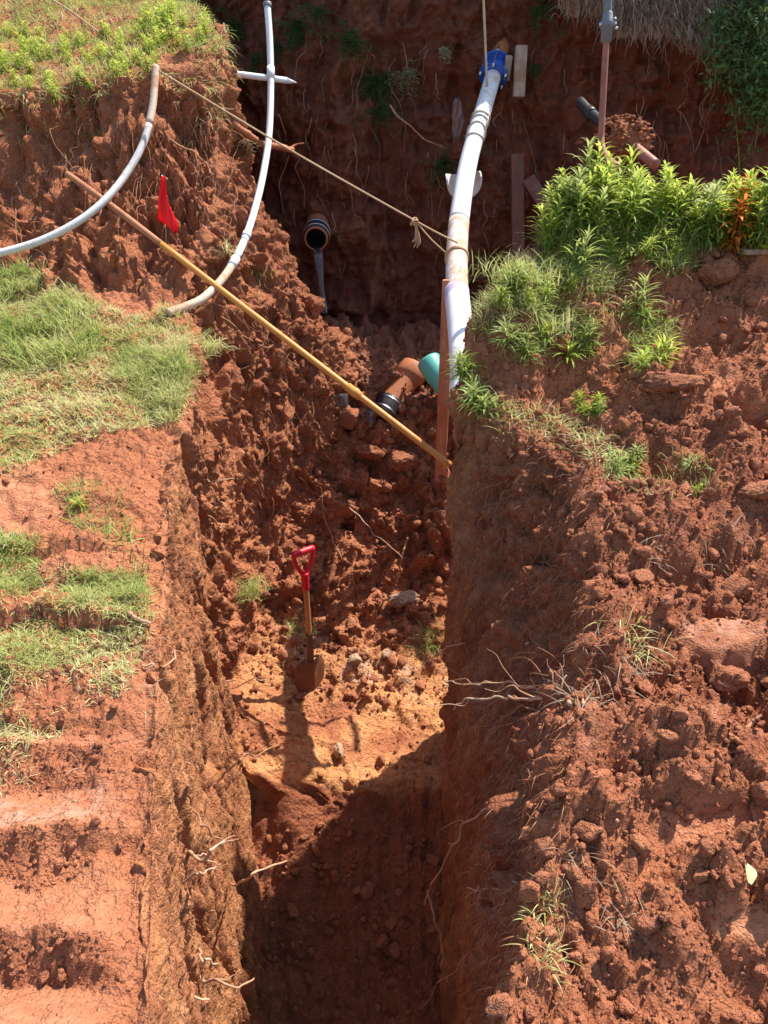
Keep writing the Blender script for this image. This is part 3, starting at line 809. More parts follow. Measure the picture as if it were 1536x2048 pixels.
# --- rope holding the pipe
rope_top = P(964, -70, 5.75)
rope_end = P(974, 172, 6.10)
t = thing("rope", rope_end, "pale rope coming straight down and tied round the top of the white pipe", "rope")
part("strand", MB().tube(smooth_path([rope_top, rope_end], 10), 0.0075, 8), M_ROPE, t)
def ring_round(path, k, r, rr, tilt=0.0, mb=None, sides=8, wob=0.0):
    a, b = Vector(path[k]), Vector(path[k + 1])
    Mx = frame(a, b - a)
    n = 24
    pts = []
    for q in range(n + 1):
        th = 2 * math.pi * q / n
        pts.append(Mx @ Vector((r * math.cos(th), r * math.sin(th), tilt * math.sin(th) + wob * math.sin(3 * th))))
    return (mb or MB()).tube(pts, rr, sides)
mb = MB()
for k, tl in ((12, .03), (13, .015), (15, -.03), (16, .04)): ring_round(wp, k, 0.0635, 0.005, tl, mb, wob=.004)
for dx in (-.02, .022): mb.tube(smooth_path([rope_end, rope_end + Vector((dx, -.03, -.06)), Vector(wp[14]) + Vector((dx * 2.4, -.052, 0))], 5), 0.007, 8)
part("knot", mb, M_ROPE, t)

# --- twine across the pit
a0, a1 = P(318, 142, 4.95), P(915, 486, 4.70)
kn = Vector(a0).lerp(Vector(a1), 0.855); kn.z -= 0.012
t = thing("twine", a0, "thin brown twine stretched from the grassy bank across to the white pipe", "string")
part("strand", MB().tube(smooth_path([a0, Vector(a0).lerp(kn, .5) - Vector((0, 0, .012)), kn, a1], 10), 0.0055, 7), M_TWINE, t)
ex = P(893, 507, 4.72)
part("strand", MB().tube(smooth_path([kn, kn.lerp(ex, .5) - Vector((0, 0, .01)), ex], 8), 0.0045, 7), M_TWINE, t)
mb = MB()
for q in range(5):
    c = kn + Vector((random.uniform(-.015, .02), random.uniform(-.01, .01), random.uniform(-.01, .01)))
    pts = [c + 0.014 * Vector((math.cos(x + q), math.sin(x * 1.3 + q), math.sin(x + 2 * q))) for x in np.linspace(0, 6, 10)]
    mb.tube(smooth_path(pts, 4), 0.005, 6)
for q in range(7):
    e = kn + Vector((random.uniform(-.02, .035), random.uniform(-.02, .02), -random.uniform(.10, .15)))
    mb.tube(smooth_path([kn, kn.lerp(e, .6) + Vector((.012, 0, -.02)), e], 5), [0.004] * 10 + [0.002], 5)
part("knot", mb, M_TWINE, t)
k = int(np.argmin(np.linalg.norm(wp - np.array(a1), axis=1)))
mb = ring_round(wp, k, 0.0665, 0.0055, .03)
ring_round(wp, k + 1, 0.0665, 0.0055, -.02, mb)
part("loop", mb, M_TWINE, t)
# second piece over the plateau grass
t = tag(MB().tube(pixpath([(60, -25, 6.3), (130, 15, 6.0), (197, 64, 5.75)], 8), 0.006, 7).build("twine", M_TWINE), "short length of twine over the grass at the top left corner", "string")

# --- two curved conduits and the white stake
c1 = pixpath([(311, 132, 5.10), (309, 175, 5.03), (303, 225, 4.95), (285, 290, 4.83), (250, 352, 4.70), (205, 405, 4.56), (150, 447, 4.45), (80, 482, 4.36), (0, 506, 4.28), (-110, 530, 4.2), (-240, 545, 4.1)], 8)
t = thing("conduit", c1[0], "dirty grey conduit curving from the bank edge down to the left border", "conduit")
part("muddy_end", MB().tube(c1[:20], 0.0205, 14), M_CONDD, t)
part("pipe_length", MB().tube(c1[19:], 0.020, 14), M_COND, t)
c2 = pixpath([(535, 14, 5.95), (540, 90, 5.85), (541.5, 180, 5.70), (538, 270, 5.50), (527, 345, 5.25), (512, 410, 5.0), (491, 475, 4.72), (458, 540, 4.42), (412, 592, 4.20), (372, 613, 4.10), (335, 626, 4.02)], 8)
t = thing("conduit", c2[-1], "white conduit hanging over the pit and curving into the soil behind the yellow pole", "conduit")
part("pipe_length", MB().tube(c2[:54], 0.0215, 14), M_CONDW, t)
part("muddy_end", MB().tube(c2[53:], 0.0222, 14), M_CONDD, t)
for sl in (c2[12:15], c2[47:49], c2[53:56]): part("collar", MB().tube(sl, 0.0255, 14), M_CONDW, t)
mb = MB().tube(smooth_path([c2[0] + (c2[0] - c2[1]) * .8, c2[0]], 3), 0.028, 12)
part("end_cap", mb, M_GREYP, t)
s0, s1, s2 = P(395, 138, 5.62), P(573, 161, 5.80), P(593, 165.5, 5.83)
mb = MB().tube(smooth_path([s0, s1], 8), 0.0195, 14); mb.tube([tuple(s1), tuple(s2)], [0.0195, 0.003], 14)
tag(mb.build("stake", M_CONDW), "white pointed plastic stake lying level behind the upright conduit", "stake")
mb = MB()
a, b = P(420, 186, 5.75), P(474, 181, 5.68)
mb.tube(smooth_path([a, b], 6), 0.033, 16)
tag(mb.build("pipe_stub", M_GREYP), "short grey pipe end poking from the bank beside the roots", "pipe")

# --- yellow pole across the pit
pa, pb = P(222, 411, 4.58), P(902, 932, 3.60)
pm = P(135, 348, 4.86)
t = thing("pole", pa, "long yellow pole slanting across the pit from the bank to the right wall", "pole")
cut = Vector(pa).lerp(Vector(pb), .16)
part("muddy_end", MB().tube(smooth_path([pm, pa, cut], 8), 0.0178, 12), M_POLEMUD, t)
j = Vector(pa).lerp(Vector(pb), .733)
part("shaft", MB().tube(smooth_path([cut, j, pb], 14), 0.0168, 12), M_YELLOW, t)
dv_ = (Vector(pb) - Vector(pa)).normalized()
part("joint", MB().lathe([(0.018, -.045), (0.0235, -.04), (0.0235, 0), (0.0265, .004), (0.0265, .02), (0.0225, .026), (0.0225, .045), (0.018, .05)], frame(j, dv_), 16), M_YELLOW, t)
q = Vector(pb)
part("end_fitting", MB().tube(smooth_path([q - dv_ * .02, q + Vector((.012, .0, -.035)), q + Vector((.014, .0, -.12))], 6), 0.011, 10), M_BLACK, t)

# --- leaning board
b1 = P(897, 560, 4.47)
b0 = hit(880, 968)
b0 = b0 + (b0 - b1).normalized() * .12
M, L_ = mat_between(b0, b1, (1, -.15, 0))
mb = MB().box((0.068, 0.03, L_), M @ Matrix.Translation((0, 0, L_ / 2)), .004, 30)
tag(mb.build("board", M_PLANK, smooth=False), "muddy orange board standing upright beside the white pipe", "board")

# --- green sewer pipe end
g0, g1 = P(857, 722, 4.96), P(915, 812, 4.72)
M, L_ = mat_between(g0, g1)
t = thing("sewer_pipe", g0, "turquoise green plastic pipe end tucked behind the upright board", "pipe")
mb = MB().lathe([(0.062, 0.0), (0.066, -0.003), (0.079, 0.0), (0.081, 0.012), (0.081, 0.13), (0.074, 0.15), (0.070, 0.17), (0.070, L_ + .1)], M, 32)
part("pipe_length", mb, M_GREEN, t)
part("dark_bore", MB().lathe([(0.0, 0.06), (0.064, 0.06), (0.0635, 0.003)], M, 28), M_INNER, t)

# --- terracotta pipe with black coupling
v0, v1 = P(830, 737, 5.14), P(772, 822, 4.90)
M, L_ = mat_between(v0, v1)
t = thing("clay_pipe", v1, "terracotta clay pipe with a flared bell and a black rubber coupling", "pipe")
mb = MB().lathe([(0.0784, 0.012), (0.0832, 0.0), (0.1024, 0.0), (0.1056, 0.008), (0.1048, 0.075), (0.0992, 0.095), (0.0864, 0.108), (0.0832, 0.125), (0.0832, L_)], M, 40)
part("barrel", mb, M_TERRA, t)
part("dark_bore", MB().lathe([(0.0000, 0.10), (0.0792, 0.10), (0.0788, 0.012)], M, 28), M_INNER, t)
r = part("coupling", MB().lathe([(0.0832, L_ - .085), (0.0928, L_ - .083), (0.0940, L_ - .075), (0.0940, L_ + .03), (0.0912, L_ + .045), (0.0720, L_ + .06), (0.0000, L_ + .06)], M, 40), M_BLACK, t)
part("clamp_band", MB().lathe([(0.0932, L_ - .066), (0.0960, L_ - .066), (0.0960, L_ - .054), (0.0932, L_ - .054)], M, 40), M_STEEL, r)
part("clamp_band", MB().lathe([(0.0932, L_ + .008), (0.0960, L_ + .008), (0.0960, L_ + .020), (0.0932, L_ + .020)], M, 40), M_STEEL, r)

# --- black drain outlet in the back wall, with its water
o0 = P(632, 478, 6.16)
M = frame(o0, Vector((-.02, .97, .22)))
t = thing("outlet_pipe", o0, "black drain pipe end sticking out of the shaded wall and pouring water", "pipe")
part("pipe_length", MB().lathe([(0.076, 0.0), (0.079, -.005), (0.088, -.003), (0.090, 0.004), (0.090, 0.75)], M, 36), M_TERRA, t)
part("dark_bore", MB().lathe([(0.0, 0.22), (0.076, 0.2), (0.0765, 0.001)], M, 28), M_INNER, t)
c = part("coupling", MB().lathe([(0.090, 0.018), (0.100, 0.020), (0.102, 0.03), (0.102, 0.07), (0.097, 0.076), (0.097, 0.11), (0.103, 0.116), (0.103, 0.17), (0.090, 0.175)], M, 36), M_BLACK, t)
for zz in (0.045, 0.145): part("clamp_band", MB().lathe([(0.102, zz - .007), (0.106, zz - .007), (0.106, zz + .007), (0.102, zz + .007)], M, 36), M_STEEL, c)
# falling water: a thin ragged ribbon that narrows as it drops
lip = o0 + Vector((0.012, -.005, -.074))
bot = hit(668, 690)
rows = []
nrow = 26
for k in range(nrow):
    s_ = k / (nrow - 1)
    z = lip.z + .01 - s_ * (lip.z - bot.z + .03)
    y = lip.y + .05 - .05 * min(1, s_ * 8) - 0.16 * math.sqrt(s_)
    x = lip.x + s_ * .05
    wdt = 0.030 * (1 - .45 * s_) + 0.004 * math.sin(9 * s_)
    for q in range(10):
        th = 2 * math.pi * q / 10
        rr = 1 + .25 * math.sin(q * 2.3 + k * .25)
        rows.append((x + wdt * rr * math.cos(th), y + .011 * rr * math.sin(th), z))
V = np.array(rows)
i = np.arange(nrow - 1)[:, None] * 10; jx = np.arange(10)[None]
Q = np.stack([i + jx, i + (jx + 1) % 10, i + 10 + (jx + 1) % 10, i + 10 + jx], -1).reshape(-1, 4)
tag(MB().add(V, Q).build("falling_water", M_WATER), "thin stream of water falling from the black drain outlet", "water", kind="stuff")
def puddle(px, py, rx, ry, seed, name="puddle"):
    c = hit(px, py)
    rg = np.random.default_rng(seed)
    n = 28
    th = np.arange(n) * 2 * math.pi / n
    rr = 1 + .22 * np.sin(2 * th + seed) + .15 * np.sin(5 * th + 2 * seed) + rg.normal(0, .05, n)
    V = [(c.x, c.y, c.z + .022)] + [(c.x + rx * rr[k] * math.cos(th[k]), c.y + ry * rr[k] * math.sin(th[k]), c.z + .020) for k in range(n)]
    V += [(v[0], v[1], v[2] - .08) for v in V[1:]]
    T = [(0, 1 + k, 1 + (k + 1) % n) for k in range(n)]
    Q = [(1 + k, 1 + n + k, 1 + n + (k + 1) % n, 1 + (k + 1) % n) for k in range(n)]
    return MB().add(V, Q, T).build(name, M_WATER)
tag(puddle(676, 792, .06, .06, 3), "small glinting puddle at the foot of the muddy slope", "puddle", kind="structure")
tag(puddle(742, 822, .04, .12, 5), "trickle of water beside the black coupling of the clay pipe", "puddle", kind="structure")

# --- half-round saddle behind the white pipe
c = P(928, 352, 5.50)
t = thing("pipe_saddle", c, "pale plastic half ring cradling the white pipe at mid height", "pipe saddle")
V, Q = [], []
n = 30
Mx = frame(c, Vector((.10, -.62, -.78)), (1, 0, 0))
for k in range(n + 1):
    th = math.radians(-178 + 176 * k / n)
    taper = math.sin(math.pi * k / n) ** .55
    hw = 0.012 + 0.085 * taper
    for (rr, zz) in ((0.108, -hw), (0.108, hw), (0.118, hw), (0.118, -hw)):
        V.append(tuple(Mx @ Vector((rr * math.cos(th), rr * math.sin(th) * 1.0, zz))))
for k in range(n):
    for q in range(4):
        Q.append((k * 4 + q, k * 4 + (q + 1) % 4, k * 4 + 4 + (q + 1) % 4, k * 4 + 4 + q))
Q += [(0, 1, 2, 3), (n * 4 + 3, n * 4 + 2, n * 4 + 1, n * 4)]
part("half_ring", MB().add(V, Q), M_COND, t, smooth=False)

# --- timbers against the back wall
def timber(name, a, b, wd, th, mat, label, xh=(1, 0, 0)):
    M, L = mat_between(a, b, xh)
    return tag(MB().box((wd, th, L), M @ Matrix.Translation((0, 0, L / 2)), .004, 16).build(name, mat, smooth=False), label, "timber")
timber("timber", P(1036, 575, 6.12), P(1034, 308, 6.20), .092, .05, M_TIMBER, "dark upright timber post against the shaded back wall")
timber("timber", P(1102, 432, 6.10), P(1056, 356, 6.17), .10, .035, M_TIMBER, "short dark brace slanting off the upright timber post")
timber("timber", P(1037, 195, 6.20), P(1043, 92, 6.26), .082, .05, M_TIMBERP, "short pale weathered timber beside the blue coupling")
timber("timber", P(1012, 162, 6.27), P(1018, 112, 6.30), .05, .04, M_TIMBERP, "small broken timber offcut wedged left of the pale one")

# --- hanging riser pipe on the right
hp = pixpath([(1219, -60, 4.55), (1215, 40, 4.55), (1212, 90, 4.55), (1207, 180, 4.52), (1203, 255, 4.5), (1203, 283, 4.48), (1207, 302, 4.44), (1217, 318, 4.36), (1236, 334, 4.22)], 8)
t = thing("riser_pipe", hp[10], "thin clay stained pipe hanging straight down and bending at its foot", "pipe")
part("upper_length", MB().tube(hp[:14], 0.0185, 14), M_GREYP, t)
part("lower_length", MB().tube(hp[13:], 0.0165, 14), M_RUSTP, t)
M = frame(hp[9], Vector(hp[12]) - Vector(hp[9]))
cp = part("coupling", MB().lathe([(0.018, -.055), (0.024, -.05), (0.026, -.02), (0.036, -.012), (0.037, .012), (0.029, .02), (0.028, .075), (0.02, .08)], M, 18), M_GREYP, t)
for k, (dx, dz) in enumerate(((.034, .0), (.042, -.02), (.03, .02), (-.036, -.004))):
    part("wing_bolt", MB().lathe([(0.0, -.008), (0.010, -.006), (0.010, .006), (0.0, .008)], Matrix.Translation(Vector(hp[9]) + Vector((dx, -.015, dz))), 8), M_STEEL, cp)
bp = pixpath([(1160, 204, 5.55), (1185, 230, 5.35), (1225, 262, 5.1), (1275, 300, 4.85), (1312, 330, 4.70)], 8)
t = thing("buried_pipe", bp[8], "black pipe running out of the wall under a clump of soil", "pipe")
part("pipe_length", MB().tube(bp[:17], 0.032, 18), M_BLACK, t)
part("clay_covered_length", MB().tube(bp[16:], 0.029, 18), M_RUSTP, t)
part("collar", MB().tube(bp[6:9], 0.037, 18), M_BLACK, t)

# --- shovel
sb = hit(626, 1378) - Vector((0, 0, .015))
st_ = P(606, 1098, sb.y - .03)
zax = (st_ - sb).normalized()
M = frame(sb, zax, (0.80, 0.60, 0))
LS = (st_ - sb).length
t = thing("shovel", sb, "digging shovel with red handle and rusty blade stuck upright in the trench", "shovel")
def L3(x, y, z): return M @ Vector((x, y, z))
zt_ = LS - 0.015
part("shaft", MB().tube(smooth_path([L3(0, 0, .30), L3(0, 0, zt_ - .16)], 8), [.0165] * 9, 16), M_ASH, t)
part("socket", MB().tube(smooth_path([L3(0, .012, .12), L3(0, .006, .2), L3(0, 0, .30), L3(0, 0, .42)], 6), np.linspace(.022, .0185, 19), 16), M_SOCK, t)
h = part("handle", MB().tube(smooth_path([L3(0, 0, zt_ - .235), L3(0, 0, zt_ - .19), L3(0, 0, zt_ - .13)], 5), [.0215] * 6 + [.0225] * 5, 16), M_RED, t)
part("grip", MB().tube(smooth_path([L3(-.066, 0, zt_), L3(.066, 0, zt_)], 8), [.0165] + [.0185] * 7 + [.0165], 16), M_RED, h)
for s_ in (-1, 1):
    part("arm", MB().tube(smooth_path([L3(s_ * .006, 0, zt_ - .145), L3(s_ * .026, 0, zt_ - .115), L3(s_ * .052, 0, zt_ - .06), L3(s_ * .059, 0, zt_ - .005)], 6), [.014] * 6 + [.0125] * 13, 12), M_RED, h)
# pressed blade: dished, rolled step at the top, pointed tip
V, Q = [], []
nu, nv = 17, 22
for a in range(nv):
    v = a / (nv - 1)
    z = .225 - v * .315
    half = .100 * (1 - max(0, (v - .36) / .64) ** 1.9 * .96) * (.84 + .16 * min(1, v / .16))
    for b in range(nu):
        u = -1 + 2 * b / (nu - 1)
        dish = -.026 * (1 - u * u) - .018 * math.exp(-(u * 4.5) ** 2) * (1 - v)
        shoulder = -.016 * abs(u) ** 3 * (1 - v) ** 3
        V.append((u * half, dish + .020, z + shoulder * 1.2))
for a in range(nv - 1):
    for b in range(nu - 1):
        Q.append((a * nu + b, a * nu + b + 1, a * nu + nu + b + 1, a * nu + nu + b))
V2 = [(x, y + .0035, z) for x, y, z in V]
nV = len(V)
Q2 = [tuple(nV + k for k in reversed(q)) for q in Q]
edge = [b for b in range(nu)] + [a * nu + nu - 1 for a in range(1, nv)] + [(nv - 1) * nu + b for b in range(nu - 2, -1, -1)] + [a * nu for a in range(nv - 2, 0, -1)]
Q3 = [(edge[k], nV + edge[k], nV + edge[(k + 1) % len(edge)], edge[(k + 1) % len(edge)]) for k in range(len(edge))]
bl = part("blade", MB().add(xf(M, V + V2), Q + Q2 + Q3), M_RUST, t)
for s_ in (-1, 1):
    part("step", MB().tube(smooth_path([L3(s_ * .022, .016, .230), L3(s_ * .082, .018, .208)], 5), .007, 8), M_RUST, bl)

# --- red flag on a wire
fp = P(322, 400, 4.62)
f0, f1 = P(324, 352, 4.62), P(333, 500, 4.60)
t = thing("marker_flag", fp, "bright red marker flag drooping in front of the cut bank", "flag")
part("wire", MB().tube(smooth_path([f0 + Vector((0, 0, .005)), f0.lerp(f1, .5) + Vector((.004, 0, 0)), f1], 8), .0016, 6), M_STEEL, t)
nu, nv = 12, 26
V, Q = [], []
# outline of the drooping cloth in its own plane (metres right of / below the wire top)
Lf = [(0, -.006), (.45, -.042), (.76, -.053), (.80, -.046), (1, .030)]
Rt = [(0, .014), (.45, .020), (.8, .056), (.9, .054), (1, .040)]
Hf = .28
for a in range(nv):
    v = a / (nv - 1)
    l = np.interp(v, [q[0] for q in Lf], [q[1] for q in Lf]); r = np.interp(v, [q[0] for q in Rt], [q[1] for q in Rt])
    for b in range(nu):
        u = b / (nu - 1)
        x = l + (r - l) * u
        y = .020 * math.sin(u * 5.2 + 1.2 + v * 1.1) * (0.4 + .8 * v) + .012 * math.sin(u * 9 + v * 4)
        V.append((f0.x + x, f0.y + y - .006, f0.z - v * Hf - .02 * u * v))
for a in range(nv - 1):
    for b in range(nu - 1):
        Q.append((a * nu + b, a * nu + b + 1, a * nu + nu + b + 1, a * nu + nu + b))
fo = part("cloth", MB().add(V, Q), M_FLAG, t)
md = fo.modifiers.new("thickness", 'SOLIDIFY'); md.thickness = .0012

# --- rag on the back wall and small plank at the right border
c = P(912, 240, 6.02)
V, Q = [], []
nu, nv = 10, 18
for a in range(nv):
    v = a / (nv - 1)
    half = np.interp(v, [0, .12, .4, .7, 1], [.008, .026, .042, .036, .014])
    for b in range(nu):
        u = -1 + 2 * b / (nu - 1)
        V.append((c.x + u * half + .012 * math.sin(3 * v), c.y - .03 * math.cos(u * 1.4) + .016 * math.sin(u * 6 + v * 9), c.z + .13 - v * .27 + .012 * math.sin(u * 4)))
for a in range(nv - 1):
    for b in range(nu - 1):
        Q.append((a * nu + b, a * nu + b + 1, a * nu + nu + b + 1, a * nu + nu + b))
fo = MB().add(V, Q).build("rag", M_RAG)
fo.modifiers.new("thickness", 'SOLIDIFY').thickness = .003
tag(fo, "muddy brown rag hanging on the shaded wall left of the white pipe", "rag")
pl = hit(1508, 512)
a, b = P(1482, 503, pl.y), P(1620, 497, pl.y + .08)
M, L_ = mat_between(a, b, (0, 1, 0))
tag(MB().box((.09, .022, L_), M @ Matrix.Translation((0, 0, L_ / 2)), .003, 10).build("plank", M_TIMBERP, smooth=False), "pale plank end lying on the soil below the weeds at the right border", "plank")
# ------------------------------------------------------------------ roots, twigs, stones
def wander(a, b, n, amp, seed, sag=0.0):
    rg = np.random.default_rng(seed)
    a, b = np.array(tuple(a)), np.array(tuple(b))
    L = np.linalg.norm(b - a)
    t_ = np.linspace(0, 1, n + 1)
    off = np.cumsum(rg.normal(0, 1, (n + 1, 3)), 0)
    off -= off[0] + (off[-1] - off[0]) * t_[:, None]
    p = a + (b - a) * t_[:, None] + off * amp * L / max(1, math.sqrt(n))
    p[:, 2] -= sag * L * 4 * t_ * (1 - t_)
    return smooth_path(p, 4)
def root(pts, r0, r1, label, mat=None, twigs=0, seed=0, lift=.012, name="root", cat="root", group=None, jit=0.10):
    """pts (px, py, D or None=on the ground); a thin tapering root with side twigs"""
    ctrl = [hit(q[0], q[1], lift) if q[2] is None else P(*q) for q in pts]
    path = []
    for k in range(len(ctrl) - 1):
        s_ = wander(ctrl[k], ctrl[k + 1], 5, jit, seed * 31 + k)
        path.append(s_ if k == 0 else s_[1:])
    path = np.vstack(path)
    rad = (0.82 if r0 < .012 else 1.0) * np.linspace(r0, r1, len(path)) * (1 + .12 * np.random.default_rng(seed).normal(size=len(path)))
    t = thing(name, path[0], label, cat, group) if twigs else None
    mat = mat or M_ROOT
    mb = MB().tube(path, rad, 7)
    if not twigs:
        return tag(mb.build(name, mat), label, cat, group)
    part("main_stem", mb, mat, t)
    rg = np.random.default_rng(seed + 500)
    for k in range(twigs):
        i = int(rg.uniform(.25, .95) * (len(path) - 2))
        d = path[i + 1] - path[i]
        L = np.linalg.norm(path[-1] - path[0]) * rg.uniform(.12, .32)
        dirn = d / np.linalg.norm(d) + rg.normal(0, .55, 3); dirn /= np.linalg.norm(dirn)
        part("twig", MB().tube(wander(path[i], path[i] + dirn * L, 5, .16, seed * 7 + k), np.linspace(rad[i] * .6, rad[i] * .2, 21), 5), mat, t)
    return t

root([(408, 190, 5.42), (440, 222, 5.40), (478, 258, 5.45), (520, 287, 5.55), (585, 301, 5.75)], .030, .020, "thick muddy root reaching from the bank past the white conduit", M_ROOTDARK, 1, 1, jit=.05)
root([(305, 246, None), (345, 285, None), (400, 325, None), (430, 352, None)], .011, .007, "woody root slanting down the bank above the red flag", M_ROOT, 2, 2, .02)
root([(425, 150, 5.5), (450, 175, 5.5), (468, 181, 5.52)], .010, .006, "short bare root at the bank top beside the grey pipe stub", M_ROOT, 0, 3)
root([(395, 198, 5.3), (440, 215, 5.3), (468, 218, 5.3)], .006, .003, "thin pale root sticking out over the muddy root", M_ROOTPALE, 0, 4)
root([(1060, 1288, None), (1010, 1278, 2.55), (950, 1287, 2.62), (895, 1293, 2.66), (850, 1325, 2.72)], .0055, .0025, "thin root reaching left across the trench above the forked root", M_ROOTPALE, 3, 5)
root([(1160, 1415, None), (1095, 1385, 2.05), (1025, 1365, 2.12), (960, 1370, 2.2), (893, 1365, 2.3)], .0060, .0028, "long root crossing from the lit ledge to the wall corner", M_ROOTPALE, 4, 6)
root([(1140, 1410, None), (1085, 1398, 2.0), (1018, 1393, 2.08), (940, 1397, 2.15), (908, 1420, 2.18)], .0085, .004, "thick forked root pointing left below the long root", M_ROOTPALE, 3, 7)
root([(1085, 1425, None), (1045, 1410, 2.05), (1000, 1440, 2.1), (985, 1500, 2.12)], .0045, .002, "drooping root hanging beneath the thick forked root", M_ROOT, 2, 8)
root([(1020, 1590, 1.95), (965, 1620, 2.0), (905, 1690, 2.05), (868, 1760, 2.1), (850, 1810, 2.12)], .0055, .0035, "long bare root curving down the dark right wall", M_ROOTPALE, 3, 9)
root([(856, 1780, 2.08), (868, 1840, 2.04), (885, 1890, 2.0), (893, 1965, 1.95)], .0085, .0045, "brown root hanging down at the foot of the right wall", M_ROOT, 1, 10)
root([(1015, 1665, 1.85), (960, 1715, 1.9), (910, 1765, 1.95)], .0032, .0015, "hair thin root slanting down the middle of the dark wall", M_ROOT, 0, 11)
root([(1060, 1800, None), (1000, 1785, 1.62), (935, 1775, 1.68)], .0045, .002, "pale root pointing left beside the grass on the lower right wall", M_ROOTPALE, 1, 12)
root([(1230, 1637, None), (1185, 1628, 1.52), (1140, 1640, 1.55), (1100, 1650, 1.58)], .0050, .0025, "pale root poking from the lit ledge above the flattened pad", M_ROOTPALE, 2, 13)
root([(960, 1900, 1.75), (900, 1950, 1.8), (845, 2015, 1.85)], .0040, .0018, "bare root near the bottom edge of the right wall", M_ROOT, 1, 14)
root([(455, 1765, None), (500, 1750, 1.62), (574, 1722, 1.70)], .0055, .0035, "straight pale root jutting right over the dark trench", M_ROOTPALE, 0, 15, jit=.04)
root([(372, 1705, None), (420, 1700, 1.45), (450, 1684, 1.5)], .0075, .0035, "stubby forked root on the left rim above the straight root", M_ROOTPALE, 3, 16)
root([(360, 1765, None), (400, 1745, 1.42), (440, 1728, 1.48)], .0050, .002, "thin root lying down the left rim below the forked one", M_ROOTPALE, 1, 17)
root([(400, 1955, None), (450, 1968, 1.35), (508, 1957, 1.42)], .0050, .003, "root with a dry tip reaching over the trench near the bottom", M_ROOTPALE, 2, 18)
root([(385, 1905, None), (410, 1918, 1.3), (437, 1928, 1.32)], .0045, .003, "short curled pale root on the lower left rim", M_ROOTPALE, 0, 19)
root([(380, 1998, None), (420, 1999, 1.25)], .0040, .003, "small pale root at the lowest part of the left rim", M_ROOTPALE, 0, 20)
root([(370, 1570, None), (380, 1615, None), (400, 1650, 1.55), (478, 1678, 1.62)], .0052, .0025, "crooked brown root hanging over the left rim", M_ROOT, 3, 21)
root([(430, 1560, None), (480, 1520, 2.3), (555, 1478, 2.6)], .0052, .003, "root stretching right from the left wall towards the shovel shadow", M_ROOT, 2, 22)
root([(460, 1365, None), (510, 1355, 2.75), (545, 1362, 2.85)], .0040, .002, "short root level with the shovel blade on the left wall", M_ROOTPALE, 1, 23)
root([(640, 1000, None), (665, 1070, None), (685, 1125, None)], .0090, .005, "grey root lying down the dark mound above the shovel", M_ROOT, 1, 24)
root([(690, 1010, None), (740, 1055, 4.2), (805, 1118, 4.1)], .0045, .003, "thin straight root crossing the hollow in the mound", M_ROOTPALE, 0, 25)
root([(792, 1165, None), (803, 1120, 4.15), (815, 1075, 4.2)], .010, .006, "stick leaning up in the hollow of the mound", M_ROOT, 0, 26)
root([(440, 1050, None), (452, 1015, 3.1)], .0055, .003, "short pale root standing up on the left pit wall", M_ROOTPALE, 0, 27)
root([(400, 970, None), (440, 962, 3.2), (470, 958, 3.25)], .0035, .002, "thin root lying level across the left pit wall", M_ROOTPALE, 1, 28)
root([(440, 632, None), (500, 680, None), (545, 695, None), (600, 740, None)], .0060, .003, "thin dark root running down the spur under the yellow pole", M_ROOT, 2, 29)
root([(380, 740, None), (420, 800, None), (455, 880, None)], .0050, .002, "root hanging from the grass edge down the left pit wall", M_ROOT, 2, 30)
root([(780, 210, 6.1), (815, 248, 6.0), (850, 280, 6.0), (885, 292, 6.1)], .0085, .005, "pale root curling along the shaded wall below the pale leaves", M_ROOT, 1, 31, lift=.02)
root([(555, 228, None), (575, 262, None), (577, 285, None)], .005, .003, "thin bent root on the shaded wall right of the white conduit", M_ROOTPALE, 1, 32, lift=.02)
root([(700, 95, None), (745, 112, None), (745, 150, None)], .006, .003, "hooked root high on the shaded wall", M_ROOT, 1, 33, lift=.02)
root([(1165, 285, 6.0), (1150, 288, 6.0), (1206, 290, 5.6)], .010, .006, "dark stick leaning behind the hanging pipe", M_ROOTDARK, 0, 34)
root([(250, 1230, None), (290, 1245, None), (300, 1252, None)], .008, .005, "pale stick lying on the left ground at the trench edge", M_ROOTPALE, 0, 35, name="stick", cat="stick")
root([(285, 1335, None), (320, 1330, None), (352, 1302, None)], .0045, .0025, "pale bent twig lying along the left rim", M_ROOTPALE, 1, 36, name="stick", cat="stick")
root([(1470, 1462, None), (1500, 1450, None), (1525, 1430, None)], .008, .005, "brown stick lying on the clods at the right border", M_ROOT, 0, 37, name="stick", cat="stick")
root([(1100, 1365, None), (1120, 1390, 1.75), (1135, 1350, 1.78)], .0050, .0025, "broken twig pointing up at the ledge end of the long root", M_ROOTPALE, 2, 38)
root([(880, 1800, None), (1150, 1800, None)][:1] + [(1180, 1330, None), (1140, 1290, 1.95)], .004, .002, "fine root over the shaded slump below the straw tuft", M_ROOT, 2, 39) if False else None
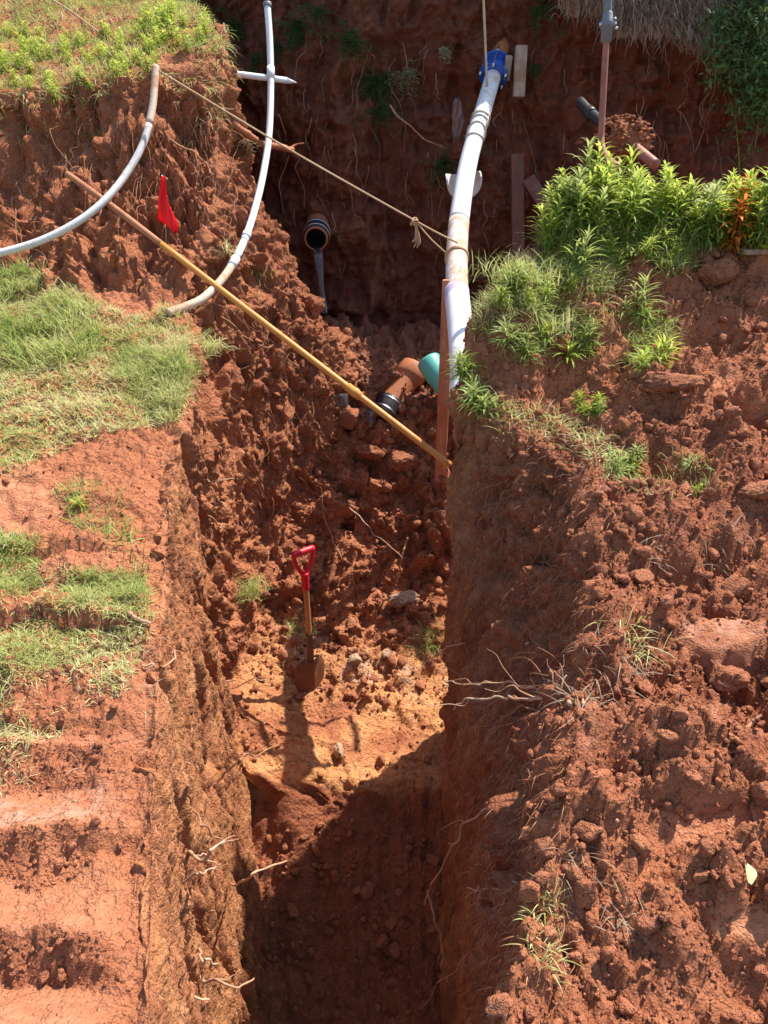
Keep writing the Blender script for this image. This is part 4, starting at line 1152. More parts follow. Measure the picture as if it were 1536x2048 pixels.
# red and dark hair roots, uncountable
rg = np.random.default_rng(77)
mb = MB()
def hair(px, py, dx, dy, L, r, seed, lift=.02):
    a = hit(px, py, lift); b = hit(px + dx * L, py + dy * L, lift + rg.uniform(0, .04))
    if (b - a).length > .9: return
    mb.tube(wander(a, b, 6, .14, seed), np.linspace(r, r * .4, 25), 4, caps=False)
for k in range(70):   # back wall, hanging straight down
    hair(rg.uniform(560, 1500), rg.uniform(60, 420), rg.normal(0, .12), 1, rg.uniform(40, 150), rg.uniform(.0016, .0030), k)
for k in range(26):
    hair(rg.uniform(540, 900), rg.uniform(120, 480), rg.normal(.1, .25), 1, rg.uniform(40, 170), rg.uniform(.0016, .0032), 900 + k)
tag(mb.build("wall_roots", M_ROOTPALE), "thin pale roots hanging down the shaded back wall", "roots", kind="stuff")
mb = MB()
for k in range(90):   # bank face
    hair(rg.uniform(0, 480), rg.uniform(215, 420), rg.normal(.1, .25), 1, rg.uniform(40, 140), rg.uniform(.0014, .003), 100 + k)
for k in range(60):   # spur and left pit wall
    hair(rg.uniform(390, 640), rg.uniform(430, 1000), rg.normal(.25, .4), 1, rg.uniform(25, 110), rg.uniform(.0012, .0024), 200 + k)
for k in range(110):  # dark right wall
    hair(rg.uniform(905, 1160), rg.uniform(840, 2000), rg.normal(-.7, .5), rg.normal(.5, .6), rg.uniform(30, 120), rg.uniform(.0008, .0018), 300 + k, .012)
for k in range(35):   # left near wall
    hair(rg.uniform(330, 480), rg.uniform(1000, 2030), rg.normal(.6, .5), rg.normal(.6, .6), rg.uniform(15, 70), rg.uniform(.0007, .0016), 400 + k, .008)
tag(mb.build("hair_roots", M_ROOT), "fine hair roots trailing from the cut faces", "roots", kind="stuff")

# ------------------------------------------------------------------ lumps of soil
def ico(sub):
    import bmesh
    bm = bmesh.new(); bmesh.ops.create_icosphere(bm, subdivisions=sub, radius=1.0)
    V = np.array([v.co[:] for v in bm.verts]); T = np.array([[v.index for v in f.verts] for f in bm.faces]); bm.free()
    return V, T
def lump(sub, seed, rough=.35, flat_=.75):
    V, T = ico(sub)
    q = V.astype(np.float32)
    r = 1 + rough * fbm(q * 1.3 + seed * 3.7, 3, seed, .6)
    W = V * r[:, None]
    for k in range(7):                       # broken flat faces
        nrm = np.random.default_rng(seed * 11 + k).normal(size=3); nrm /= np.linalg.norm(nrm)
        d = W @ nrm; c = np.random.default_rng(seed * 13 + k).uniform(.38, .75)
        W = W - np.clip(d - c, 0, None)[:, None] * nrm * .85
    r2 = .30 * np.abs(perlin(q * 3.3 + seed, seed + 3)) + .22 * np.abs(perlin(q * 6.6 + seed, seed + 4)) - .15
    W = W * (1 + r2[:, None])
    W[:, 2] *= flat_
    return W, T
LV2 = [lump(3, s_) for s_ in range(6)]
LV1 = [lump(2, 20 + s_) for s_ in range(8)]
LV0 = [lump(1, 40 + s_, .3) for s_ in range(8)]
GP = G.reshape(-1, 3)
GPX, GPY = project(GP)
# area carried by each vertex of the ground
ar = (np.linalg.norm(np.cross(np.gradient(G, axis=1), np.gradient(G, axis=0)), axis=-1)).reshape(-1)
GT = Tt.reshape(-1)
GN = np.cross(np.gradient(G, axis=1), np.gradient(G, axis=0)).reshape(-1, 3); GN /= np.linalg.norm(GN, axis=1)[:, None] + 1e-9
def scatter(mask, n, rg):
    p = ar * mask
    idx = rg.choice(len(p), n, p=p / p.sum())
    return idx
def rot_random(rg, n):
    q = rg.normal(size=(n, 4)); q /= np.linalg.norm(q, axis=1)[:, None]
    w_, x, y, z = q.T
    return np.stack([np.stack([1 - 2 * (y * y + z * z), 2 * (x * y - z * w_), 2 * (x * z + y * w_)], -1),
                     np.stack([2 * (x * y + z * w_), 1 - 2 * (x * x + z * z), 2 * (y * z - x * w_)], -1),
                     np.stack([2 * (x * z - y * w_), 2 * (y * z + x * w_), 1 - 2 * (x * x + y * y)], -1)], 1)
def clods(mb, mask, n, rmin, rmax, rg, power=2.2, sink=.25):
    idx = scatter(mask, n, rg)
    u = rg.uniform(size=n)
    rad = rmin * (1 - u * (1 - (rmin / rmax) ** power)) ** (-1 / power)
    R = rot_random(rg, n)
    for k in range(n):
        r = rad[k]
        D = GP[idx[k]][1]
        lib = LV2 if r / D > .012 else (LV1 if r / D > .0045 else LV0)
        W, T = lib[rg.integers(len(lib))]
        mb.add((W * r) @ R[k].T + GP[idx[k]] + GN[idx[k]] * r * (.5 - sink), None, T)
rgc = np.random.default_rng(5)
infr = ((GPX > -300) & (GPX < 1850) & (GPY > -60) & (GPY < 2160)).astype(float)
Yv = GP[:, 1]
mR = infr * (GT > 10.9) * (1 - .93 * rpad.reshape(-1)) * (Yv < 3.7)
mRimL = infr * ((GT < 3.0) * (Yv < 2.0) * trk.reshape(-1) * (1 - pad.reshape(-1)))
mLg = infr * (GT < 3.0) * (Yv > 2.0) * (Yv < 3.4)
mMound = infr * ((GT > 6.0) & (GT < 9.0)) * (Yv > 3.55) * (Yv < 5.4)
mFloor = infr * ((GT > 6.0) & (GT < 9.0)) * (Yv > 3.0) * (Yv < 3.7)
mDark = infr * ((GT > 6.0) & (GT < 9.0)) * (Yv < 2.9)
mSp = infr * ((GT > 4.0) & (GT < 6.5)) * (Yv > 3.4) * (Yv < 5.2)
mb = MB()
clods(mb, mR, 17000, .004, .034, rgc, 2.5)
clods(mb, mR, 170, .016, .042, rgc, 2.4, .35)
clods(mb, mR, 60, .03, .06, rgc, 2.0, .35)
clods(mb, mRimL, 1900, .003, .018, rgc, 2.2)
clods(mb, mLg, 450, .004, .018, rgc, 2.2)
clods(mb, mMound, 4200, .008, .05, rgc, 2.1)
clods(mb, mFloor, 480, .005, .035, rgc, 2.1)
clods(mb, mDark, 260, .010, .05, rgc, 2.0)
clods(mb, mSp, 700, .008, .04, rgc, 2.2, .4)
tag(mb.build("loose_soil", M_CLOD, smooth=True), "loose crumbled clods of red soil lying over the ground", "soil", kind="stuff")

def stone(px, py, r, seed, label, name="stone", mat=None, sq=(1, 1, 1), cat="stone"):
    c = hit(px, py, r * .45)
    W, T = lump(4, seed, .28, .8)
    mb = MB().add(W * r * np.array(sq) + np.array(tuple(c)), None, T)
    return tag(mb.build(name, mat or M_STONE), label, cat)
stone(713, 1322, .052, 101, "pale round stone on the trench floor right of the shovel blade")
stone(800, 1198, .095, 102, "broad grey brown stone in the hollow of the mound", sq=(1.15, .8, .75))
stone(772, 1310, .040, 103, "small pale stone left of the grass on the lit floor")
stone(680, 1505, .045, 104, "rounded stone half sunk in the lit trench floor")
stone(590, 1335, .060, 105, "lump of clay leaning on the left side of the shovel blade", "clod", M_CLOD, cat="clod")
stone(1437, 1352, .06, 106, "large dark clod sunk among the crumbs at the right", "clod", M_CLOD, cat="clod")
stone(1440, 555, .09, 107, "big block of red clay below the weeds at the right border", "clod", M_CLOD, (1.1, .8, .9), cat="clod")
stone(1165, 1780, .040, 108, "upright clod standing on the right rim above the grass tuft", "clod", M_CLOD, (.8, .7, 1.7), cat="clod")
stone(1340, 770, .11, 109, "long smeared slab of clay lying among the right clods", "clod", M_CLOD, (1.5, .5, .5), cat="clod")
stone(1510, 985, .075, 110, "smooth slab of clay at the right border", "clod", M_CLOD, (1.6, .6, .6), cat="clod")
stone(750, 905, .13, 111, "big dark lump on the crest of the mound", "clod", M_CLOD, (1.0, .8, .8), cat="clod")
stone(690, 830, .12, 112, "crumbly lit lump beside the puddle", "clod", M_CLOD, (1.0, .8, .9), cat="clod")
stone(810, 925, .12, 113, "mossy lump of earth beside the foot of the upright board", "clod", M_CLOD, (1.0, .8, .8), cat="clod")
stone(1265, 425, .10, 114, "turned up clod with grass under the weeds", "clod", M_CLOD, (1.1, .8, .8), cat="clod") if False else None
# soil heaped on the buried pipe
c = P(1246, 276, 4.95)
mb = MB()
for k in range(260):
    W, T = LV1[k % 8]
    d = rg.normal(size=3); d /= np.linalg.norm(d)
    q = np.array(tuple(c)) + d * np.array([.16, .10, .12]) * rg.uniform(.75, 1.05)
    mb.add(W * rg.uniform(.008, .022) + q, None, T)
W, T = lump(4, 120, .3, .75)
mb.add(W * np.array([.18, .11, .14]) + np.array(tuple(c)), None, T)
tag(mb.build("soil_clump", M_CLOD), "clump of crumbly red soil sitting on the black pipe", "soil clump")
lf = hit(1481, 1748, .02)
V = []
for a in range(7):
    v = a / 6
    hw = .010 * math.sin(math.pi * (.08 + .9 * v)) + .002
    for u in (-1, 0, 1): V.append((lf.x + u * hw + .008 * math.sin(v * 3), lf.y - .02 + v * .035 + .006 * abs(u), lf.z + v * .018))
Q = [(a * 3 + u, a * 3 + u + 1, a * 3 + u + 4, a * 3 + u + 3) for a in range(6) for u in (0, 1)]
tag(MB().add(V, Q).build("leaf", M_YLEAF), "single pale yellow leaf standing on the clods at the right border", "leaf")
# ------------------------------------------------------------------ grass and weeds
rgp = np.random.default_rng(9)
def blades(mb, base, L, W, rg, lean=.6, droop=.5, tint=(.2, .8), dirn=None, nseg=4):
    """many curved grass blades; base (n,3)"""
    n = len(base)
    az = rg.uniform(0, 2 * math.pi, n) if dirn is None else dirn + rg.normal(0, .7, n)
    ln = np.abs(rg.normal(lean, .3, n))
    L = L * rg.uniform(.5, 1.25, n)
    W = W * rg.uniform(.7, 1.3, n)
    h = np.stack([np.cos(az), np.sin(az), np.zeros(n)], -1)
    p = base.copy()
    wdir = np.stack([-np.sin(az), np.cos(az), np.zeros(n)], -1)
    tw = rg.uniform(-.6, .6, n)[:, None]
    wdir = wdir + tw * np.array([0, 0, 1.0])
    rows = []
    ang = ln
    for k in range(nseg + 1):
        s_ = k / nseg
        wk = (W * (1 - s_ ** 1.6) * (.75 + .25 * min(1, s_ * 4)))[:, None]
        rows.append((p - wdir * wk, p + wdir * wk))
        a2 = ang + droop * s_ * 2.0
        p = p + (h * np.sin(a2)[:, None] + np.array([0, 0, 1.0]) * np.cos(a2)[:, None]) * (L / nseg)[:, None]
    V = np.stack([q for r_ in rows for q in r_], 1)      # (n, 2*(nseg+1), 3)
    m = 2 * (nseg + 1)
    i = (np.arange(n) * m)[:, None]
    Q = np.concatenate([np.stack([i + 2 * k, i + 2 * k + 1, i + 2 * k + 3, i + 2 * k + 2], -1) for k in range(nseg)], 1).reshape(-1, 4)
    tv = np.repeat(rg.uniform(*tint, n), m)
    mb.add(V.reshape(-1, 3), Q, None, tv)

noise_g = (fbm(GP.astype(np.float32) * 4.0, 3, 300) + .0)
noise_t = fbm(GP.astype(np.float32) * 2.2, 3, 310)
upf = (GN[:, 2] > .3).astype(float)
def region(poly): return inpoly(GPX, GPY, poly).astype(float)
def grow(mb, poly, n, L, W, rg, cover=0.0, soft=.25, extra=1.0, tint=(.2, .8), lean=.6, droop=.5, cols=(0, 15), vary=True, rows=(0, 20)):
    m = region(poly) * sstep(cover - soft, cover + soft, noise_g) * extra * upf * (GT >= cols[0]) * (GT <= cols[1]) * (Yv > rows[0]) * (Yv < rows[1])
    if m.sum() == 0: return
    idx = scatter(m, n, rg)
    base = GP[idx] + rg.normal(0, .006, (n, 3)) * np.array([1, 1, 0]) - np.array([0, 0, .006])
    tt0 = np.clip(.5 * (tint[0] + tint[1]) + .5 * noise_t[idx], 0, 1)
    nb = 5
    order = np.argsort(tt0)
    for ch in np.array_split(order, nb):
        if not len(ch): continue
        mt = tt0[ch].mean() if vary else .5 * (tint[0] + tint[1])
        sp = .5 * (tint[1] - tint[0])
        blades(mb, base[ch], L, W, rg, lean, droop, (max(0, mt - sp), min(1, mt + sp)))

# left slope: dense grass above, thin trodden bands below
mb = MB()
A = [(-200, 500), (20, 515), (120, 560), (250, 628), (380, 650), (385, 720), (372, 800), (350, 850), (250, 860), (160, 880), (95, 915), (-10, 955), (-250, 960)]
grow(mb, A, 26000, .058, .0021, rgp, -.8, .4, tint=(.2, .85), lean=.7, cols=(0, 3.0))
grow(mb, A, 20000, .050, .0021, rgp, -.6, .5, tint=(.7, 1.0), lean=1.15, cols=(0, 3.0))
grow(mb, [(-60, 515), (110, 555), (210, 640), (190, 720), (60, 745), (-60, 730)], 3800, .12, .0034, rgp, -.1, .3, tint=(.1, .6), lean=.55, cols=(0, 3.0))
grow(mb, [(240, 700), (370, 690), (385, 800), (340, 850), (230, 800)], 2600, .09, .0018, rgp, -.2, .4, tint=(.15, .7), lean=.6, cols=(0, 3.05))
B = [(-200, 1040), (80, 1075), (150, 1130), (290, 1160), (300, 1260), (265, 1330), (240, 1400), (120, 1480), (-200, 1500)]
grow(mb, B, 12000, .042, .0016, rgp, -.12, .3, tint=(.3, .9), lean=.8, cols=(0, 2.98))
grow(mb, B, 11000, .038, .0015, rgp, -.35, .4, tint=(.7, 1.0), lean=1.3, cols=(0, 2.98))
grow(mb, [(-200, 1060), (90, 1075), (95, 1130), (-200, 1170)], 1500, .06, .0016, rgp, -.2, .3, tint=(.1, .6), cols=(0, 3))
grow(mb, [(40, 1150), (290, 1135), (295, 1190), (60, 1215), (-100, 1200)], 1700, .05, .0014, rgp, -.15, .3, tint=(.25, .8), cols=(0, 3))
grow(mb, [(-100, 1290), (120, 1300), (230, 1330), (200, 1440), (40, 1450), (-100, 1420)], 1900, .042, .0013, rgp, -.1, .3, tint=(.3, .9), lean=.9, cols=(0, 3))
grow(mb, [(100, 980), (190, 960), (260, 1000), (260, 1080), (150, 1060)], 420, .06, .0016, rgp, -.1, .3, tint=(.1, .6), cols=(0, 3))
grow(mb, [(-100, 1480), (60, 1480), (60, 1560), (-100, 1600)], 500, .03, .0011, rgp, -.1, .3, tint=(.6, 1.0), lean=1.1, cols=(0, 3))
tag(mb.build("meadow_grass", M_GRASS, tint=True), "short pale green grass on the left slope beside the trench", "grass", kind="stuff")

# grass on the bank top
mb = MB()
C = [(-300, -300), (450, -300), (400, 20), (470, 95), (420, 110), (325, 110), (310, 150), (200, 205), (-300, 225)]
grow(mb, C, 24000, .085, .0028, rgp, -.35, .35, tint=(.0, .65), lean=.6, cols=(0, 3.3), rows=(5.0, 9))
grow(mb, C, 11000, .055, .0024, rgp, -.6, .4, tint=(.7, 1.0), lean=1.1, cols=(0, 3.2), rows=(5.0, 9))
# fringe hanging over the edge
m = ((GT > 2.6) & (GT < 3.15) & (Yv > 5.2) & (Yv < 6.6)) | ((GT < 2.9) & (np.abs(Yv - 5.3) < .06))
idx = scatter(m.astype(float) * infr, 1900, rgp)
blades(mb, GP[idx], .13, .0021, rgp, 1.35, .75, (.2, 1.0))
tag(mb.build("bank_grass", M_GRASS, tint=True), "grass covering the top of the cut bank at upper left", "grass", kind="stuff")

# right side: thin grass between the clods
mb = MB()
D_ = [(1090, 420), (1250, 455), (1300, 430), (1400, 455), (1400, 520), (1300, 600), (1350, 640), (1340, 720), (1210, 740), (1130, 700), (1010, 720), (950, 700), (940, 640), (980, 580)]
grow(mb, [(1075, 380), (1200, 330), (1560, 330), (1560, 500), (1400, 500), (1250, 500), (1090, 520)], 5000, .13, .0026, rgp, -.6, .3, tint=(.0, .6), lean=.5, cols=(10.8, 15), rows=(3.36, 3.76))
grow(mb, D_, 9500, .085, .0019, rgp, -.15, .3, tint=(.2, .9), lean=.7, cols=(10.9, 15))
grow(mb, [(1100, 450), (1400, 450), (1420, 540), (1300, 600), (1100, 600), (1000, 620)], 3500, .10, .0021, rgp, -.3, .3, tint=(.25, .9), lean=.7, cols=(10.9, 15))
grow(mb, D_, 3400, .05, .0015, rgp, -.15, .4, tint=(.7, 1.0), lean=1.1, cols=(10.9, 15))
grow(mb, [(905, 790), (1000, 800), (1150, 840), (1250, 900), (1250, 960), (1140, 900), (1000, 865), (910, 850)], 900, .085, .0017, rgp, -.2, .35, tint=(.3, .95), lean=.9, cols=(10.6, 15))
grow(mb, [(1190, 870), (1290, 880), (1440, 930), (1440, 990), (1330, 1000), (1200, 960)], 650, .06, .0016, rgp, -.1, .3, tint=(.25, .9), cols=(10.9, 15))
grow(mb, [(1060, 1740), (1130, 1800), (1130, 1930), (1070, 1950), (1040, 1820)], 130, .04, .0014, rgp, -.3, .4, tint=(.3, .95), lean=.9, cols=(10.2, 15))
tag(mb.build("sparse_grass", M_GRASS, tint=True), "thin grass growing between the clods on the right mound", "grass", kind="stuff")
# straw lying about
mb = MB()
grow(mb, [(1160, 1290), (1300, 1260), (1330, 1330), (1240, 1400), (1130, 1440)], 170, .10, .0018, rgp, -.4, .4, tint=(.5, 1.0), lean=1.1, cols=(10.3, 15))
grow(mb, [(1290, 1030), (1500, 1040), (1450, 1130), (1330, 1160), (1270, 1100)], 210, .085, .0014, rgp, -.2, .4, tint=(.4, 1.0), lean=1.25, cols=(10.9, 15))
grow(mb, [(1110, 1690), (1190, 1690), (1200, 1760), (1120, 1760)], 60, .06, .0014, rgp, -.4, .4, tint=(.5, 1.0), lean=1.2, cols=(10.3, 15))
grow(mb, [(1200, 1790), (1290, 1780), (1290, 1880), (1200, 1880)], 70, .06, .0013, rgp, -.4, .4, tint=(.5, 1.0), lean=1.2, cols=(10.3, 15))
grow(mb, [(950, 780), (1190, 850), (1260, 950), (1200, 1010), (950, 870)], 420, .07, .0013, rgp, -.3, .4, tint=(.2, .9), lean=1.3, cols=(10.4, 15))
grow(mb, [(-60, 1240), (320, 1240), (330, 1520), (-60, 1560)], 420, .06, .0012, rgp, -.3, .5, tint=(.5, 1.0), lean=1.35, cols=(0, 3))
grow(mb, [(900, 430), (1400, 430), (1400, 700), (940, 740)], 500, .09, .0014, rgp, -.2, .4, tint=(.4, 1.0), lean=1.0, cols=(10.8, 15))
tag(mb.build("straw", M_STRAW, tint=True), "dry straw stalks strewn over the soil", "straw", kind="stuff")

# torn root fibres bristling from the cut walls
mb = MB()
def fibres(mask, n, L, W, tint, dirn=-1.2, lean=2.3):
    idx = scatter(mask * infr, n, rgp)
    blades(mb, GP[idx], L, W, rgp, lean, .25, tint, dirn=np.full(n, dirn), nseg=3)
fibres(((GT > 2.85) & (GT < 5.6) & (Yv < 3.0)).astype(float), 2600, .018, .0009, (.5, 1.0), -.6)
fibres(((GT > 9.6) & (GT < 11.2) & (Yv < 3.0)).astype(float), 5000, .045, .0009, (.0, .8), -2.4, 2.1)
fibres(((GT > 3.0) & (GT < 6.0) & (Yv > 3.05) & (Yv < 5.3)).astype(float), 3500, .045, .0011, (.1, .8), -.8)
fibres(((GT < 3.0) & (Yv > 4.5) & (Yv < 5.3) & (GN[:, 2] < .75)).astype(float), 2000, .05, .0012, (.1, .8), -1.5)
tag(mb.build("root_fibres", M_FIBRE, tint=True), "short torn root fibres bristling from the cut clay faces", "fibres", kind="stuff")

# single tufts
def tuft(px, py, n, L, W, label, spread=.05, tint=(.1, .7), mat=None, lean=.55, droop=.5, name="grass_tuft"):
    c = hit(px, py)
    base = np.array(tuple(c)) + rgp.normal(0, 1, (n, 3)) * np.array([spread, spread * .8, spread * .25])
    for k in range(n):
        z = ground_z(base[k, 0], base[k, 1])
        if z is not None and abs(z - c.z) < .07: base[k, 2] = z - .004
    mb = MB(); blades(mb, base, L, W, rgp, lean, droop, tint)
    return tag(mb.build(name, mat or M_GRASS, tint=True), label, "grass tuft")
tuft(488, 1185, 420, .10, .0022, "round green grass tuft on the left of the pit floor", .055)
tuft(597, 1265, 170, .11, .0020, "grass tuft in the shadow just left of the shovel shaft", .05, (.4, .9))
tuft(862, 1290, 190, .10, .0024, "green grass tuft on the lit floor against the wall corner", .05)
tuft(518, 555, 120, .09, .0020, "small green tuft on the spur between conduit and outlet pipe", .035)
tuft(410, 700, 240, .14, .0020, "long grass tuft leaning over the left pit edge", .05, (.3, .95), lean=.9)
tuft(335, 628, 200, .09, .0020, "grass tuft burying the lower end of the white conduit", .05, (.3, .95))
tuft(350, 745, 260, .12, .0030, "broad bladed grass tuft on the left pit edge", .05, (.0, .5))
tuft(1268, 1285, 75, .13, .0022, "straw coloured tuft on the shaded ledge of the right mound", .04, (.4, 1.0), lean=.9)
tuft(1090, 1820, 36, .055, .0016, "small green tuft on the lower right rim", .02, (.1, .7), lean=.8)
tuft(1100, 1915, 45, .055, .0015, "pale tuft at the rim near the lower right corner", .02, (.4, .9), lean=.9)
tuft(1040, 560, 260, .13, .0020, "grass tuft on the left shoulder of the right mound", .08, (.2, .8))
tuft(1090, 650, 260, .12, .0020, "dry looking grass tuft in the middle of the right mound", .09, (.3, .9))
tuft(245, 1085, 60, .08, .0022, "dark blades hanging into the crack beside the left wall", .03, (.0, .4), lean=1.0)
tuft(455, 505, 60, .12, .0016, "wispy dry tuft beside the muddy end of the white conduit", .03, (.5, 1.0), lean=.9)

# leafy weeds, one plant per object
def weed_mesh(seed, h=.24, nleaf=44, ll=.085, lw=.0062, el0=.05, nstem=3, name="weed"):
    rg = np.random.default_rng(seed)
    mb = MB()
    for sidx in range(nstem):
        az0 = rg.uniform(0, 6.28)
        tilt = rg.uniform(.05, .4) if sidx else rg.uniform(0, .12)
        hh = h * (rg.uniform(.55, 1.0) if sidx else 1.0)
        top = np.array([math.cos(az0) * math.sin(tilt), math.sin(az0) * math.sin(tilt), math.cos(tilt)]) * hh
        root_ = np.array([rg.normal(0, .012), rg.normal(0, .012), -.02])
        stem = smooth_path([root_, root_ + top * .5 + np.array([0, 0, .01]), root_ + top], 4)
        mb.tube(stem, np.linspace(.0030, .0018, len(stem)), 5, tint=.3)
        nl = int(nleaf * (.6 if sidx else 1.0))
        for k in range(nl):
            f = (k + .5) / nl
            s_ = .12 + .88 * f ** .75
            pos = stem[0] + (stem[-1] - stem[0]) * s_
            az = az0 + k * 2.39996 + rg.normal(0, .2)
            el = (el0 + 1.2 * max(0, f - .15) ** 1.3) + rg.normal(0, .14)
            L = ll * (1.0 - .5 * max(0, f - .6) / .4) * rg.uniform(.75, 1.2)
            W = lw * rg.uniform(.8, 1.2)
            hd = np.array([math.cos(az), math.sin(az), 0]); sd_ = np.array([-math.sin(az), math.cos(az), 0])
            q = pos.copy(); e = el
            V = []
            for j_, wj in enumerate((.25, .85, 1.0, .62, .05)):
                V += [q - sd_ * W * wj + np.array([0, 0, W * wj * .35]), q, q + sd_ * W * wj + np.array([0, 0, W * wj * .35])]
                d = hd * math.cos(e) + np.array([0, 0, 1.0]) * math.sin(e)
                q = q + d * L / 4
                e -= .22 + .1 * rg.random()
            Q = [(j_ * 3 + u, j_ * 3 + u + 1, j_ * 3 + u + 4, j_ * 3 + u + 3) for j_ in range(4) for u in (0, 1)]
            mb.add(V, Q, None, np.clip(.12 + .75 * f + rg.normal(0, .12), 0, 1))
    return mb
def proto(seed, mat, **k):
    o = weed_mesh(seed, **k).build("weed", mat, tint=True)
    return o
def plant(protos, spots, label, group, smin, smax, used):
    for (p_, n_) in spots:
        if 'hollow' in label or 'row' in label or 'alone' in label: smin, smax = .35, .6
        k = int(rgp.integers(len(protos)))
        src = protos[k]
        if k not in used:
            o = src; used.add(k)
        else:
            o = src.copy(); COL.objects.link(o)
        o.location = tuple(p_)
        o.rotation_euler = (rgp.normal(0, .14), rgp.normal(0, .14), rgp.uniform(0, 6.28))
        s_ = rgp.uniform(smin, smax)
        o.scale = (s_, s_, s_)
        tag(o, label, "weed", group)
def spots_in(poly, n, cols, mind, extra=1.0, rows=(0, 20)):
    m = region(poly) * extra * (GT >= cols[0]) * (GT <= cols[1]) * (Yv > rows[0]) * (Yv < rows[1]) * (GN[:, 2] > .15)
    idx = scatter(m, n * 8, rgp)
    out = []
    for i in idx:
        p_ = GP[i]
        if all((p_[0] - q[0][0]) ** 2 + (p_[1] - q[0][1]) ** 2 > mind * mind for q in out):
            out.append((p_, GN[i]))
            if len(out) >= n: break
    return out
pr2 = [proto(480 + k, M_WEEDG if k % 3 == 1 else M_WEED, h=.13 + .03 * (k % 3), nleaf=26, ll=.10, lw=.0045, nstem=4, el0=.2) for k in range(4)]
pr = [proto(400 + k, M_WEEDG if k % 4 == 3 else M_WEED, h=.17 + .025 * (k % 5), nleaf=34 + 4 * (k % 3), ll=.080 + .01 * (k % 2), lw=.0047 + .0006 * (k % 3), el0=.35) for k in range(8)]
E = [(1070, 440), (1085, 330), (1200, 300), (1536, 280), (1610, 280), (1610, 505), (1500, 505), (1400, 495), (1330, 470), (1260, 480), (1100, 520)]
plant(pr, spots_in(E, 172, (10.8, 15), .036, rows=(3.38, 3.76)), "leafy bright green weed in the thicket on the right mound", "weeds on the right mound", .75, 1.25, set())
plant(pr2, spots_in([(950, 600), (1100, 480), (1330, 470), (1390, 520), (1250, 560), (1080, 650)], 30, (10.8, 15), .06), "small leafy weed sprawling below the thicket on the right mound", "weeds below the thicket", .35, .75, set())
pl_ = [proto(420 + k, M_WEED, h=.13 + .02 * (k % 3), nleaf=30, ll=.07, lw=.0055) for k in range(5)]
used = set()
Fp = [(-60, 60), (100, 80), (300, 60), (330, 100), (310, 150), (200, 200), (-60, 215)]
plant(pl_, spots_in(Fp, 84, (0, 3.1), .06, rows=(5.1, 8)), "leafy green weed on the bank top at upper left", "weeds on the bank top", .4, .85, used)
plant(pl_, spots_in([(260, 40), (400, 20), (470, 95), (420, 110), (330, 100)], 16, (0, 3.2), .08, rows=(5.1, 8)), "leafy weed at the bank top edge over the twine", "weeds at the bank edge", .6, 1.0, used)
pd = [proto(440 + k, M_WEED if k % 2 else M_WEEDG, h=.07 + .05 * (k % 3), nleaf=18, ll=.105, lw=.0046, nstem=4 + k % 3, el0=.3) for k in range(5)]
used = set()
for (x, y, n, rad, lab) in [(1060, 600, 5, 46, "leafy weed in the clump at the left shoulder of the right mound"),
                            (1045, 690, 5, 40, "leafy weed in the clump beside the lower white pipe"),
                            (1150, 705, 4, 34, "leafy weed in the low clump in the middle of the right mound"),
                            (1285, 640, 6, 44, "leafy weed in the tall clump below the turned up sods"),
                            (1280, 715, 4, 40, "leafy weed at the foot of the tall clump"),
                            (920, 745, 4, 26, "leafy weed drooping over the trench corner by the board"),
                            (970, 815, 5, 30, "leafy weed on the rim of the trench corner"),
                            (1180, 820, 5, 26, "leafy weed standing alone among the middle clods"),
                            (1250, 930, 6, 40, "leafy weed in the thin row above the shaded slump"),
                            (1200, 540, 6, 70, "leafy weed behind the turned up sods"),
                            (1390, 950, 4, 50, "small leafy weed among clods at the right end of the thin row"),
                            (165, 1010, 2, 30, "leafy weed in the hollow by the left wall")]:
    poly = [(x + rad * math.cos(a), y + rad * .8 * math.sin(a)) for a in np.linspace(0, 6.28, 10)[:-1]]
    cols = (0, 3.05) if x < 600 else (10.7, 15)
    plant(pd, spots_in(poly, n, cols, .025), lab, "weeds: " + lab.replace("leafy weed ", "").replace("small ", ""), .4, 1.15, used)
po = [proto(460 + k, M_ORANGE, h=.20, nleaf=30) for k in range(2)]
plant(po, spots_in([(1395, 380), (1440, 380), (1500, 500), (1450, 505)], 5, (10.9, 15), .03, rows=(3.35, 3.66)), "weed sprayed with orange marking paint", "weeds marked with orange paint", .8, 1.2, set())

for o in [o for o in COL.objects if o.name.startswith('weed') and 'label' not in o]:
    bpy.data.objects.remove(o)                         # kinds no spot used

